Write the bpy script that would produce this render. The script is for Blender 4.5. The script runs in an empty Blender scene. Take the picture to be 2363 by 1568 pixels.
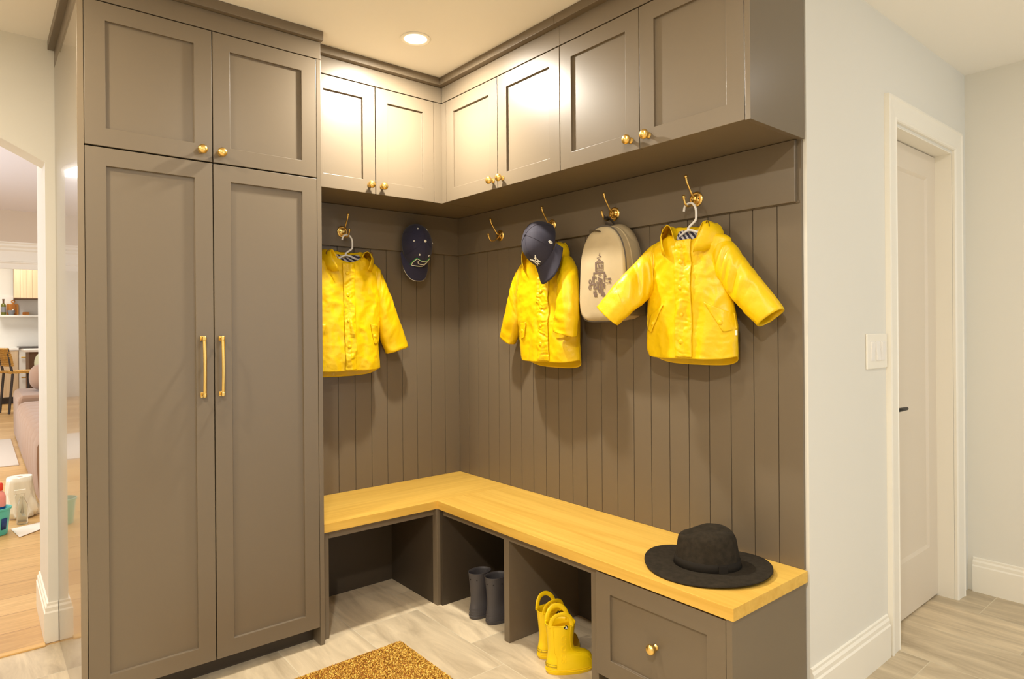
import bpy, bmesh, math, random
import numpy as np
from mathutils import Vector, Matrix, noise as MN
random.seed(7)
PI = math.pi
SC = bpy.context.scene
COL = SC.collection
NZ = MN.noise

# ------------------------------------------------------------------ materials
def mat(name, col, rough=.5, metal=0., bump=None, var=None, coat=0., spec=.5, sheen=0., trans=0., ior=1.45, emit=None):
    m = bpy.data.materials.new(name); m.use_nodes = True
    nt = m.node_tree; N = nt.nodes; L = nt.links
    b = N['Principled BSDF']
    b.inputs['Base Color'].default_value = (*col, 1)
    b.inputs['Roughness'].default_value = rough
    b.inputs['Metallic'].default_value = metal
    b.inputs['Specular IOR Level'].default_value = spec
    b.inputs['Coat Weight'].default_value = coat
    b.inputs['Sheen Weight'].default_value = sheen
    b.inputs['Transmission Weight'].default_value = trans
    b.inputs['IOR'].default_value = ior
    if emit:
        b.inputs['Emission Color'].default_value = (*emit[0], 1)
        b.inputs['Emission Strength'].default_value = emit[1]
    tc = N.new('ShaderNodeTexCoord')
    if var:   # (scale xyz, amount, detail)
        mp = N.new('ShaderNodeMapping'); mp.inputs['Scale'].default_value = var[0]
        nz = N.new('ShaderNodeTexNoise'); nz.inputs['Scale'].default_value = 1.; nz.inputs['Detail'].default_value = var[2]
        L.new(tc.outputs['Object'], mp.inputs['Vector']); L.new(mp.outputs[0], nz.inputs['Vector'])
        mx = N.new('ShaderNodeMix'); mx.data_type = 'RGBA'
        a = var[1]; c2 = var[3] if len(var) > 3 else tuple(max(0, c*(1-a)) for c in col)
        mx.inputs[6].default_value = (*c2, 1); mx.inputs[7].default_value = (*col, 1)
        cr = N.new('ShaderNodeMapRange'); cr.inputs[1].default_value = .3; cr.inputs[2].default_value = .7
        L.new(nz.outputs['Fac'], cr.inputs[0]); L.new(cr.outputs[0], mx.inputs[0])
        L.new(mx.outputs[2], b.inputs['Base Color'])
    if bump:  # (scale xyz, strength, distance, detail)
        mp = N.new('ShaderNodeMapping'); mp.inputs['Scale'].default_value = bump[0]
        nz = N.new('ShaderNodeTexNoise'); nz.inputs['Scale'].default_value = 1.; nz.inputs['Detail'].default_value = bump[3] if len(bump) > 3 else 3
        L.new(tc.outputs['Object'], mp.inputs['Vector']); L.new(mp.outputs[0], nz.inputs['Vector'])
        bp = N.new('ShaderNodeBump'); bp.inputs['Strength'].default_value = bump[1]; bp.inputs['Distance'].default_value = bump[2]
        L.new(nz.outputs['Fac'], bp.inputs['Height']); L.new(bp.outputs[0], b.inputs['Normal'])
    return m

def s2l(r, g, b):
    f = lambda c: (c/255/12.92) if c <= 10 else ((c/255+.055)/1.055)**2.4
    return (f(r), f(g), f(b))

CAB = mat('cabinet_paint', s2l(113, 100, 82), .36, spec=.5, bump=((300, 300, 60), .04, .0004))
CABSIDE = mat('cabinet_end_paint', s2l(113, 100, 82), .30, spec=.6, bump=((3, 3, 1.2), .05, .003, 2))
CABLAC = mat('cabinet_side_lacquer', s2l(124, 108, 86), .24, spec=.9, coat=.6)
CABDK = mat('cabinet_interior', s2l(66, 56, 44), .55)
WALL = mat('wall_paint', s2l(229, 226, 217), .6, bump=((220, 220, 220), .05, .0005))
CEIL = mat('ceiling_paint', s2l(248, 244, 236), .8, bump=((180, 180, 180), .06, .0006))
TRIM = mat('trim_paint', s2l(243, 238, 226), .35)
DOORP = mat('door_paint', s2l(226, 214, 196), .4)
BRASS = mat('satin_brass', s2l(242, 206, 124), .27, 1., bump=((60, 60, 60), .03, .0005))
BRASSDK = mat('brass_recess', s2l(70, 52, 26), .5, .6)
BLACK = mat('black_metal', (.012, .011, .011), .4, .5)
WHITEP = mat('white_plastic', s2l(242, 238, 232), .35)
YEL = mat('yellow_rain_fabric', s2l(230, 190, 5), .40, bump=((34, 34, 34), .35, .006, 5))
YELIN = mat('yellow_fabric_inside', s2l(226, 186, 8), .6)
YELR = mat('yellow_rubber', s2l(244, 206, 10), .4)
GREYR = mat('grey_rubber', s2l(74, 70, 72), .5)
DARK = mat('dark_hole', (.01, .009, .008), .8)
NAVY = mat('navy_twill', s2l(44, 42, 66), .85, bump=((500, 500, 500), .25, .0006), sheen=.15)
NAVY2 = mat('navy_twill_worn', s2l(43, 39, 52), .8, bump=((500, 500, 500), .25, .0006), sheen=.05)
WHITET = mat('white_thread', s2l(240, 236, 222), .7)
GREENT = mat('green_thread', s2l(40, 170, 70), .7)
FELT = mat('black_felt', s2l(52, 45, 35), .95, var=((60, 60, 60), .4, 4), bump=((350, 350, 350), .35, .0012), spec=.2)
FELTB = mat('black_ribbon', s2l(36, 31, 25), .85, spec=.2, bump=((20, 20, 700), .2, .0006))
CANVAS = mat('beige_canvas', s2l(190, 171, 135), .9, var=((9, 9, 9), .14, 5), bump=((420, 420, 420), .25, .0008))
CANVASG = mat('grey_webbing', s2l(92, 84, 76), .85, bump=((300, 300, 300), .2, .0008))
PRINT = mat('brown_print', s2l(112, 92, 80), .9)
MESHF = mat('dark_mesh_fabric', s2l(120, 106, 82), .9)

def oak(name, axis, col=(226, 184, 88), dark=(210, 164, 70), k=1.):
    m = mat(name, s2l(*col), .42, spec=.4)
    nt = m.node_tree; N = nt.nodes; L = nt.links; b = N['Principled BSDF']
    tc = N.new('ShaderNodeTexCoord'); mp = N.new('ShaderNodeMapping')
    sc = {'x': (2.2, 45, 45), 'y': (45, 2.2, 45), 'z': (45, 45, 2.2)}[axis]
    mp.inputs['Scale'].default_value = tuple(c*k for c in sc)
    L.new(tc.outputs['Object'], mp.inputs[0])
    n1 = N.new('ShaderNodeTexNoise'); n1.inputs['Scale'].default_value = 1; n1.inputs['Detail'].default_value = 7; n1.inputs['Distortion'].default_value = .6
    L.new(mp.outputs[0], n1.inputs[0])
    mp2 = N.new('ShaderNodeMapping'); mp2.inputs['Scale'].default_value = tuple(c*.13*k for c in sc)
    L.new(tc.outputs['Object'], mp2.inputs[0])
    n2 = N.new('ShaderNodeTexNoise'); n2.inputs['Scale'].default_value = 1; n2.inputs['Detail'].default_value = 3; n2.inputs['Distortion'].default_value = 1.2
    L.new(mp2.outputs[0], n2.inputs[0])
    ad = N.new('ShaderNodeMath'); ad.operation = 'MULTIPLY_ADD'; ad.inputs[1].default_value = .6
    L.new(n1.outputs[0], ad.inputs[0]); 
    ml = N.new('ShaderNodeMath'); ml.operation = 'MULTIPLY'; ml.inputs[1].default_value = .4
    L.new(n2.outputs[0], ml.inputs[0]); L.new(ml.outputs[0], ad.inputs[2])
    cr = N.new('ShaderNodeValToRGB'); e = cr.color_ramp.elements
    e[0].position = .36; e[0].color = (*s2l(*dark), 1); e[1].position = .6; e[1].color = (*s2l(*col), 1)
    L.new(ad.outputs[0], cr.inputs[0]); L.new(cr.outputs[0], b.inputs['Base Color'])
    bp = N.new('ShaderNodeBump'); bp.inputs['Strength'].default_value = .06; bp.inputs['Distance'].default_value = .001
    L.new(n1.outputs[0], bp.inputs['Height']); L.new(bp.outputs[0], b.inputs['Normal'])
    return m
OAKX = oak('oak_along_x', 'x'); OAKY = oak('oak_along_y', 'y')
LOAK = oak('pale_oak', 'z', (226, 202, 166), (212, 184, 146), .4)
BOARDW = oak('board_wood', 'z', (206, 138, 58), (178, 108, 38), .5)
RATTAN = mat('rattan', s2l(224, 172, 84), .6, var=((30, 30, 90), .45, 3), bump=((20, 20, 160), .5, .006))
SOFA = mat('sofa_fabric', s2l(150, 119, 96), .9, bump=((200, 200, 200), .2, .002), sheen=.2)
PILLG = mat('sage_fabric', s2l(166, 158, 124), .9)
TEAL = mat('teal_plastic', s2l(92, 196, 186), .35)
REDP = mat('red_plastic', s2l(226, 62, 40), .35)
PINKL = mat('pink_label', s2l(236, 150, 140), .4)
BLUEL = mat('blue_liquid', s2l(20, 78, 140), .3)
BLUEP = mat('blue_print', s2l(24, 60, 120), .5)
PAPER = mat('paper', s2l(238, 226, 212), .9)
WRAP = mat('clear_wrap', s2l(240, 232, 210), .25, var=((14, 14, 5), .12, 3), coat=.3)
CLEARP = mat('clear_plastic', s2l(240, 235, 215), .12, trans=.75, ior=1.3)
STONE = mat('white_stone', s2l(240, 236, 228), .3, var=((2.5, 1, 6), .06, 6))
GREYC = mat('grey_ceramic', s2l(132, 132, 134), .4)
OLIVE = mat('olive_glass', s2l(104, 104, 40), .2)
DKWOOD = mat('dark_wood', s2l(104, 74, 48), .5)
STEEL = mat('steel', s2l(120, 116, 112), .35, .9)
BLKWOOD = mat('black_wood', s2l(62, 54, 50), .5)
RUBBERG = mat('badge_grey', s2l(150, 128, 30), .6)

def stripe_mat():
    m = mat('striped_jersey', s2l(70, 66, 84), .9)
    nt = m.node_tree; N = nt.nodes; L = nt.links; b = N['Principled BSDF']
    tc = N.new('ShaderNodeTexCoord'); wv = N.new('ShaderNodeTexWave'); wv.wave_type = 'BANDS'; wv.bands_direction = 'DIAGONAL'
    wv.inputs['Scale'].default_value = 26; wv.inputs['Distortion'].default_value = 3.; wv.inputs['Detail'].default_value = 1; wv.inputs['Detail Scale'].default_value = .6
    L.new(tc.outputs['Object'], wv.inputs[0])
    cr = N.new('ShaderNodeValToRGB'); cr.color_ramp.interpolation = 'CONSTANT'; e = cr.color_ramp.elements
    e[0].color = (*s2l(66, 62, 82), 1); e[1].position = .55; e[1].color = (*s2l(206, 200, 196), 1)
    L.new(wv.outputs['Fac'], cr.inputs[0]); L.new(cr.outputs[0], b.inputs['Base Color'])
    return m
STRIPE = stripe_mat()

def tile_floor_mat():
    m = mat('stone_look_tile', s2l(186, 170, 142), .38, spec=.4)
    nt = m.node_tree; N = nt.nodes; L = nt.links; b = N['Principled BSDF']
    def M(op, a, bb=None, c=None):
        n = N.new('ShaderNodeMath'); n.operation = op
        for i, v in enumerate((a, bb, c)):
            if v is None: continue
            if isinstance(v, (int, float)): n.inputs[i].default_value = v
            else: L.new(v, n.inputs[i])
        return n.outputs[0]
    tc = N.new('ShaderNodeTexCoord'); sp = N.new('ShaderNodeSeparateXYZ'); L.new(tc.outputs['Object'], sp.inputs[0])
    X, Y = sp.outputs[0], sp.outputs[1]
    cx = M('DIVIDE', M('ADD', X, .52+30*.3025), .3025)
    col = M('FLOOR', cx); fx = M('FRACT', cx)
    ry = M('DIVIDE', M('ADD', M('ADD', Y, .20+30*.61), M('MULTIPLY', M('SUBTRACT', 30., col), .205)), .61)
    row = M('FLOOR', ry); fy = M('FRACT', ry)
    ex = M('MULTIPLY', M('MINIMUM', fx, M('SUBTRACT', 1., fx)), .3025)
    ey = M('MULTIPLY', M('MINIMUM', fy, M('SUBTRACT', 1., fy)), .61)
    d = M('MINIMUM', ex, ey)
    mr = N.new('ShaderNodeMapRange'); mr.inputs[1].default_value = .0012; mr.inputs[2].default_value = .0022; L.new(d, mr.inputs[0])
    cv = N.new('ShaderNodeCombineXYZ'); L.new(col, cv.inputs[0]); L.new(row, cv.inputs[1])
    wn = N.new('ShaderNodeTexWhiteNoise'); wn.noise_dimensions = '3D'; L.new(cv.outputs[0], wn.inputs['Vector'])
    # veins run at an angle that differs per tile
    vm = N.new('ShaderNodeVectorMath'); vm.operation = 'MULTIPLY_ADD'; L.new(wn.outputs['Color'], vm.inputs[0]); vm.inputs[1].default_value = (9, 9, 9); L.new(tc.outputs['Object'], vm.inputs[2])
    mp = N.new('ShaderNodeMapping'); mp.inputs['Rotation'].default_value = (0, 0, .5); mp.inputs['Scale'].default_value = (13, 2.2, 1); L.new(vm.outputs[0], mp.inputs[0])
    nz = N.new('ShaderNodeTexNoise'); nz.inputs['Scale'].default_value = 1; nz.inputs['Detail'].default_value = 8; nz.inputs['Roughness'].default_value = .62; nz.inputs['Distortion'].default_value = .8; L.new(mp.outputs[0], nz.inputs[0])
    cr = N.new('ShaderNodeValToRGB'); e = cr.color_ramp.elements
    e[0].position = .3; e[0].color = (*s2l(186, 168, 140), 1); e[1].position = .72; e[1].color = (*s2l(240, 222, 190), 1)
    L.new(nz.outputs[0], cr.inputs[0])
    br = N.new('ShaderNodeMix'); br.data_type = 'RGBA'; br.blend_type = 'MULTIPLY'; br.inputs[0].default_value = 1.
    tint = N.new('ShaderNodeMapRange'); tint.inputs[3].default_value = .76; tint.inputs[4].default_value = 1.05; L.new(wn.outputs['Value'], tint.inputs[0])
    cc = N.new('ShaderNodeCombineColor'); [L.new(tint.outputs[0], cc.inputs[i]) for i in range(3)]
    L.new(cr.outputs[0], br.inputs[6]); L.new(cc.outputs[0], br.inputs[7])
    gm = N.new('ShaderNodeMix'); gm.data_type = 'RGBA'; gm.inputs[6].default_value = (*s2l(214, 202, 176), 1)
    L.new(mr.outputs[0], gm.inputs[0]); L.new(br.outputs[2], gm.inputs[7]); L.new(gm.outputs[2], b.inputs['Base Color'])
    bp = N.new('ShaderNodeBump'); bp.inputs['Strength'].default_value = .35; bp.inputs['Distance'].default_value = .0012
    L.new(mr.outputs[0], bp.inputs['Height']); L.new(bp.outputs[0], b.inputs['Normal'])
    return m
TILE = tile_floor_mat()

def plank_floor_mat():
    m = mat('oak_plank_floor', s2l(214, 170, 104), .4)
    nt = m.node_tree; N = nt.nodes; L = nt.links; b = N['Principled BSDF']
    tc = N.new('ShaderNodeTexCoord')
    bk = N.new('ShaderNodeTexBrick'); bk.inputs['Scale'].default_value = 1; bk.inputs['Brick Width'].default_value = 1.5; bk.inputs['Row Height'].default_value = .22
    bk.inputs['Mortar Size'].default_value = .0018; bk.offset = .37
    bk.inputs['Color1'].default_value = (*s2l(222, 184, 124), 1); bk.inputs['Color2'].default_value = (*s2l(200, 158, 98), 1); bk.inputs['Mortar'].default_value = (*s2l(150, 108, 58), 1)
    mp = N.new('ShaderNodeMapping'); mp.inputs['Location'].default_value = (0, -.07, 0); L.new(tc.outputs['Object'], mp.inputs[0]); L.new(mp.outputs[0], bk.inputs[0])
    m2 = N.new('ShaderNodeMapping'); m2.inputs['Scale'].default_value = (3, 30, 1); L.new(tc.outputs['Object'], m2.inputs[0])
    nz = N.new('ShaderNodeTexNoise'); nz.inputs['Scale'].default_value = 1; nz.inputs['Detail'].default_value = 6; nz.inputs['Distortion'].default_value = 2; L.new(m2.outputs[0], nz.inputs[0])
    mx = N.new('ShaderNodeMix'); mx.data_type = 'RGBA'; mx.blend_type = 'MULTIPLY'; mx.inputs[0].default_value = .35
    cr = N.new('ShaderNodeValToRGB'); cr.color_ramp.elements[0].position = .35; cr.color_ramp.elements[0].color = (.55, .45, .32, 1); cr.color_ramp.elements[1].position = .65
    L.new(nz.outputs[0], cr.inputs[0]); L.new(bk.outputs[0], mx.inputs[6]); L.new(cr.outputs[0], mx.inputs[7]); L.new(mx.outputs[2], b.inputs['Base Color'])
    return m
PLANK = plank_floor_mat()

def coir_mat():
    m = mat('golden_coir', s2l(196, 150, 52), .85)
    nt = m.node_tree; N = nt.nodes; L = nt.links; b = N['Principled BSDF']
    tc = N.new('ShaderNodeTexCoord'); nz = N.new('ShaderNodeTexNoise'); nz.inputs['Scale'].default_value = 130; nz.inputs['Detail'].default_value = 2
    L.new(tc.outputs['Object'], nz.inputs[0])
    cr = N.new('ShaderNodeValToRGB'); e = cr.color_ramp.elements
    e[0].position = .36; e[0].color = (*s2l(132, 86, 16), 1); e[1].position = .6; e[1].color = (*s2l(246, 206, 104), 1)
    k = e.new(.47); k.color = (*s2l(198, 146, 44), 1)
    L.new(nz.outputs[0], cr.inputs[0]); L.new(cr.outputs[0], b.inputs['Base Color'])
    return m
COIR = coir_mat()

# ------------------------------------------------------------------ mesh helpers
class MB:
    def __init__(s): s.v = []; s.f = []
    def add(s, vs, fs):
        o = len(s.v); s.v += [tuple(map(float, p)) for p in vs]; s.f += [tuple(i+o for i in f) for f in fs]; return s
    def box(s, x0, x1, y0, y1, z0, z1):
        return s.add([(x0,y0,z0),(x1,y0,z0),(x1,y1,z0),(x0,y1,z0),(x0,y0,z1),(x1,y0,z1),(x1,y1,z1),(x0,y1,z1)],
                     [(0,3,2,1),(4,5,6,7),(0,1,5,4),(1,2,6,5),(2,3,7,6),(3,0,4,7)])
    def fbox(s, F, u0, u1, v0, v1, w0, w1):
        return s.add([F(u,v,w) for w in (w0,w1) for (u,v) in ((u0,v0),(u1,v0),(u1,v1),(u0,v1))],
                     [(0,3,2,1),(4,5,6,7),(0,1,5,4),(1,2,6,5),(2,3,7,6),(3,0,4,7)])
    def loft(s, rings, closed=True, cap0=False, cap1=False):
        n = len(rings[0]); vs = [p for r in rings for p in r]; fs = []
        for i in range(len(rings)-1):
            for j in range(n if closed else n-1):
                k = (j+1) % n; fs.append((i*n+j, i*n+k, (i+1)*n+k, (i+1)*n+j))
        if cap0: fs.append(tuple(range(n-1, -1, -1)))
        if cap1: fs.append(tuple((len(rings)-1)*n+j for j in range(n)))
        return s.add(vs, fs)
    def tube(s, pts, r, n=10, caps=True, flat=None):
        P = [Vector(p) for p in pts]; rings = []; up = None
        for i, p in enumerate(P):
            t = (P[min(i+1, len(P)-1)]-P[max(i-1, 0)])
            t = t.normalized() if t.length > 1e-9 else Vector((0,0,1))
            if up is None: up = Vector((0,0,1)) if abs(t.z) < .9 else Vector((0,1,0))
            if flat: up = Vector(flat)
            a = t.cross(up).normalized(); b = a.cross(t).normalized(); up = b if not flat else up
            rr = r[i] if isinstance(r, (list, tuple)) else r
            ra, rb = rr if isinstance(rr, (list, tuple)) else (rr, rr)
            rings.append([p+a*math.cos(2*PI*k/n)*ra+b*math.sin(2*PI*k/n)*rb for k in range(n)])
        return s.loft(rings, True, caps, caps)
    def lathe(s, prof, o, F=None, n=24, caps=True):
        # prof (radius, height); F maps local (u, v, w) with w the axis
        F = F or (lambda u, v, w: (o[0]+u, o[1]+v, o[2]+w))
        rings = [[F(r*math.cos(2*PI*k/n), r*math.sin(2*PI*k/n), h) for k in range(n)] for r, h in prof]
        return s.loft(rings, True, caps and prof[0][0] > 1e-5, caps and prof[-1][0] > 1e-5)
    def prism(s, poly, F, w0, w1):
        n = len(poly)
        vs = [F(u, v, w0) for u, v in poly]+[F(u, v, w1) for u, v in poly]
        return s.add(vs, [tuple(range(n-1,-1,-1)), tuple(range(n, 2*n))]+[(i, (i+1) % n, n+(i+1) % n, n+i) for i in range(n)])
    def grid(s, fn, us, vs):
        P = [fn(u, v) for v in vs for u in us]; n = len(us)
        return s.add(P, [(j*n+i, j*n+i+1, (j+1)*n+i+1, (j+1)*n+i) for j in range(len(vs)-1) for i in range(n-1)])
    def build(s, name, m, parent=None, smooth=False, bevel=0., solid=0., world=True, ang=35, sub=0, weld=False):
        off = Vector((0,0,0))
        if world and parent is not None:
            q = parent
            while q: off += q.location; q = q.parent
        me = bpy.data.meshes.new(name)
        me.from_pydata([tuple(Vector(p)-off) for p in s.v] if world else s.v, [], s.f)
        bm = bmesh.new(); bm.from_mesh(me)
        if weld: bmesh.ops.remove_doubles(bm, verts=bm.verts, dist=1e-5)
        bmesh.ops.recalc_face_normals(bm, faces=bm.faces); bm.to_mesh(me); bm.free()
        if smooth:
            me.polygons.foreach_set('use_smooth', [True]*len(me.polygons))
            if ang: me.set_sharp_from_angle(angle=math.radians(ang))
        me.materials.append(m)
        o = bpy.data.objects.new(name, me); COL.objects.link(o)
        if parent: o.parent = parent
        if solid:
            d = o.modifiers.new('Solidify', 'SOLIDIFY'); d.thickness = abs(solid); d.offset = 0 if solid > 0 else -1
        if bevel:
            d = o.modifiers.new('Bevel', 'BEVEL'); d.width = bevel; d.segments = 2; d.limit_method = 'ANGLE'; d.angle_limit = .7
        if sub:
            d = o.modifiers.new('Subdivision', 'SUBSURF'); d.levels = sub; d.render_levels = sub
        return o

def thing(name, label, cat, loc, rotz=0., group=None):
    o = bpy.data.objects.new(name, None); COL.objects.link(o); o.empty_display_size = .1
    o.location = loc; o.rotation_euler = (0, 0, rotz); return tag(o, label, cat, group)
def tag(o, label, cat, group=None):
    o['label'] = label; o['category'] = cat
    if group: o['group'] = group
    return o
def struct(o):
    o['kind'] = 'structure'; return o
def dup(root):
    r = root.copy(); COL.objects.link(r)
    def rec(a, b):
        for ch in list(a.children):
            c = ch.copy(); COL.objects.link(c); c.parent = b; rec(ch, c)
    rec(root, r); return r
FL = lambda u, v, w: (u, -w, v)       # facing the back wall: u = x, v = z, w = out of the wall
FR = lambda u, v, w: (-w, -u, v)      # facing the right wall: u = -y, v = z, w = out of the wall
lin = lambda a, b, n: [a+(b-a)*i/(n-1) for i in range(n)]

ZC = 2.4155
XT0, XT1, YT = -1.767, -.963, -.441
# ------------------------------------------------------------------ setting
m = MB().add([(-3.4,-5.6,0),(2.2,-5.6,0),(2.2,.27,0),(-3.4,.27,0),(-3.4,-5.6,-.1),(2.2,-5.6,-.1),(2.2,.27,-.1),(-3.4,.27,-.1)],
             [(0,1,2,3),(4,7,6,5),(0,4,5,1),(1,5,6,2),(2,6,7,3),(3,7,4,0)])
struct(m.build('floor', TILE))
struct(MB().box(-4.2, 2.2, .27, 13, -.1, -.001).build('floor_kitchen', PLANK))
struct(MB().box(-3.4, -1.812, .262, .296, -.001, .007).build('trim_1', oak('threshold_oak', 'x', (226, 184, 116), (206, 160, 92)), bevel=.003))
struct(MB().box(-3.4, 2.2, -5.6, .445, ZC, ZC+.1).build('ceiling', CEIL))
# wall with the arched opening to the kitchen
arch = [(-1.80, 0), (-1.80, 1.925), (-1.87, 1.963), (-1.948, 2.002), (-2.04, 2.036), (-2.15, 2.064), (-2.28, 2.08), (-2.42, 2.08), (-2.55, 2.064), (-2.66, 2.036), (-2.75, 2.002), (-2.83, 1.963), (-2.90, 1.925), (-2.90, 0)]
poly = [(-3.4, 0), (-3.4, ZC), (-1.0, ZC), (-1.0, 0)] + arch
m = MB().prism(poly, FL, -.445, -.305)
struct(m.build('wall_arch', WALL))
struct(MB().box(-1.80, -1.0, .446, .75, 0, 3.0).build('wall_pier', WALL))
struct(MB().box(-4.2, -3.4, .30, .445, 0, 3.0).build('wall_arch_end', WALL))
struct(MB().box(-3.5, -3.4, -5.6, .30, 0, ZC).build('wall_left', WALL))
struct(MB().box(-3.5, -.35, -5.7, -5.6, 0, ZC).build('wall_front_blocker', WALL))  # unseen wall, added to block cool world light on the left part
wb = struct(MB().box(-.957, .13, .021, .13, 0, ZC).build('wall_back', WALL))
wr = struct(MB().box(.021, .13, -1.885, .021, 0, ZC).build('wall_right', WALL))
# white wall with the door: faces the camera side
YW = -1.905
dpoly = [(.012, 0), (.012, ZC), (1.57, ZC), (1.57, 0), (1.395, 0), (1.395, 2.02), (.705, 2.02), (.705, 0)]
struct(MB().prism(dpoly, FL, 1.786, 1.905).build('wall_hall', WALL))
struct(MB().box(1.57, 1.69, -5.6, -1.78, 0, ZC).build('wall_hall_end', WALL))
# baseboards
bprof = [(0, 0), (.015, 0), (.015, .118), (.011, .124), (.011, .138), (.006, .146), (.006, .155), (0, .158)]
def baseboard(name, F, a, b):
    m = MB(); m.loft([[F(a, z, w) for w, z in bprof], [F(b, z, w) for w, z in bprof]], True, True, True)
    return struct(m.build(name, TRIM))
baseboard('baseboard_hall', lambda u, v, w: (u, YW-w, v), .012, .615)
baseboard('baseboard_hall_end', lambda u, v, w: (1.57-w, u, v), -5.6, -1.926)
m = MB(); m.loft([[(-1.7685, .305-w, z) for w, z in bprof], [(-1.80-w, .305-w, z) for w, z in bprof], [(-1.80-w, .75, z) for w, z in bprof]], True, True, True)
struct(m.build('baseboard_arch', TRIM))
# door in the white wall
FD = lambda u, v, w: (u, -1.838-w, v)
m = MB()
def shaker(m, F, u0, u1, v0, v1, w0, w1, r, dep, rb=None, bev=0.):
    rb = rb or r
    R = lambda a, w: [F(u0+a[0], v0+a[1], w), F(u1-a[2], v0+a[1], w), F(u1-a[2], v1-a[3], w), F(u0+a[0], v1-a[3], w)]
    z = (0, 0, 0, 0); i1 = (r, rb, r, r); i2 = (r+bev, rb+bev, r+bev, r+bev)
    m.loft([R(z, w0), R(z, w1), R(i1, w1), R(i2, w1-dep)], True, True, True); return m
shaker(m, FD, .722, 1.388, .008, 2.012, -.04, 0, .105, .009, .235, .012)
door = struct(m.build('door_1', DOORP, bevel=.002))
m = MB(); m.lathe([(.001,0),(.024,0),(.024,.006),(.012,.008),(.010,.04),(.001,.04)], None, lambda u, v, w: FD(.785+u, .905+v, w), 20)
m.tube([FD(.785, .905, .038), FD(.80, .905, .044), FD(.84, .905, .046), FD(.895, .904, .044)], [.009, .0085, .008, .007], 12)
m.build('door_handle', BLACK, door, True)
m = MB()
cas = [(0, 0), (.088, 0), (.088, .018), (.080, .02), (.074, .016), (.014, .013), (.010, .016), (.004, .014), (0, .01)]   # width, thickness
# mitred left, head, right
def ring(pt, dirs):
    return [(pt[0]+dirs[0]*a, YW-t, pt[1]+dirs[1]*a) for a, t in cas]
m.loft([ring((.715, 0), (-1, 0)), ring((.715, 2.03), (-1, 1)), ring((1.385, 2.03), (1, 1)), ring((1.385, 0), (1, 0))], True, True, True)
struct(m.build('trim_2', TRIM))
m = MB()
m.box(.705, .718, -1.904, -1.79, 0, 2.02); m.box(1.382, 1.395, -1.904, -1.79, 0, 2.02); m.box(.718, 1.382, -1.904, -1.79, 2.016, 2.02)
m.box(.718, .722, -1.83, -1.80, 0, 2.0)
struct(m.build('trim_3', TRIM))

# ------------------------------------------------------------------ panelling (beadboard + hook rail)
def beadboard(F, a, b, grooves, z0, z1):
    pts = [(a, -.02)]
    pts.append((a, 0))
    for g in sorted(grooves):
        if a+.004 < g < b-.004: pts += [(g-.0016, 0), (g-.0012, -.004), (g+.0012, -.004), (g+.0016, 0)]
    pts += [(b, 0), (b, -.02)]
    m = MB(); m.loft([[F(u, z, w) for u, w in pts] for z in (z0, z1)], True, True, True); return m
gr = [.863+.0863*k for k in range(-10, 12)]
pr = struct(beadboard(FR, 0.001, 1.893, gr, .47, 1.8355).build('wall_right_panelling', CAB))
gl = [-.698+.0865*k for k in range(-4, 8)]
pl_ = struct(beadboard(FL, -.962, 0, gl, .47, 1.8355).build('wall_back_panelling', CAB))
MB().fbox(FR, .016, 1.880, 1.638, 1.8355, -.0, .015).build('hook_rail', CAB, pr, bevel=.0015)
MB().fbox(FR, 0, 1.8875, 1.6355, 1.642, 0, .004).build('rail_bead', CAB, pr)
MB().fbox(FL, -.962, -.001, 1.638, 1.8355, -.0, .015).build('hook_rail', CAB, pl_, bevel=.0015)

# ------------------------------------------------------------------ cabinets
KNOB = [(.0001, 0), (.0105, 0), (.0105, .002), (.0065, .0045), (.0055, .011), (.0075, .014), (.0135, .0175), (.0163, .0235), (.0155, .029), (.0115, .034), (.006, .0362), (.0001, .0368)]
def knob(F, u, v, w, parent):
    MB().lathe(KNOB, None, lambda a, b, c: F(u+a, v+b, w+c), 28).build('knob', BRASS, parent, True, ang=60)
def pull(F, u, v0, v1, w, parent):
    m = MB()
    for v in (v0, v1): 
        m.fbox(F, u-.008, u+.008, v-.009, v+.009, w, w+.005); 
        m.tube([F(u, v, w+.004), F(u, v, w+.027)], .0055, 12)
        m.lathe([(.0001,-.0075),(.0065,-.007),(.0072,0),(.0065,.007),(.0001,.0075)], None, lambda a, b, c, v=v: F(u+a, v+c, w+.027+b), 16)
    m.tube([F(u, v0+(v1-v0)*t, w+.027+.006*math.sin(PI*t)) for t in lin(0, 1, 13)], [(.0058, .0045)]*13, 12)
    m.build('handle', BRASS, parent, True, bevel=.001)

# tall cabinet
T = thing('tall_cabinet', 'tall dark taupe double-door cabinet with small cupboards above, left of the coat nook', 'cabinet', (-1.365, -.07, 0))
m = MB()
m.box(XT0, XT0+.018, YT, .303, 0, 2.3095)
m.build('side_panel', CABLAC, T, bevel=.001)
m = MB()
m.box(XT1-.018, XT1, YT, .02, 0, 2.3095)
m.build('side_panel', CAB, T, bevel=.001)
m = MB()
m.box(XT0+.0185, XT1-.0185, -.415, -.005, .072, 2.3095)
m.build('body', CABDK, T)
m = MB(); m.box(XT0, XT1, YT, .303, 2.311, 2.3785); m.build('frieze', CAB, T, bevel=.001)
m = MB(); cr_o = .022
m.box(XT0-cr_o, XT1+.004, YT-cr_o, .304, 2.379, ZC-.001); m.build('crown', CAB, T, bevel=.0015)
MB().box(XT0+.018, XT1-.018, -.372, -.36, 0, .073).build('toe_kick', CABDK, T)
G = .0016
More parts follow.
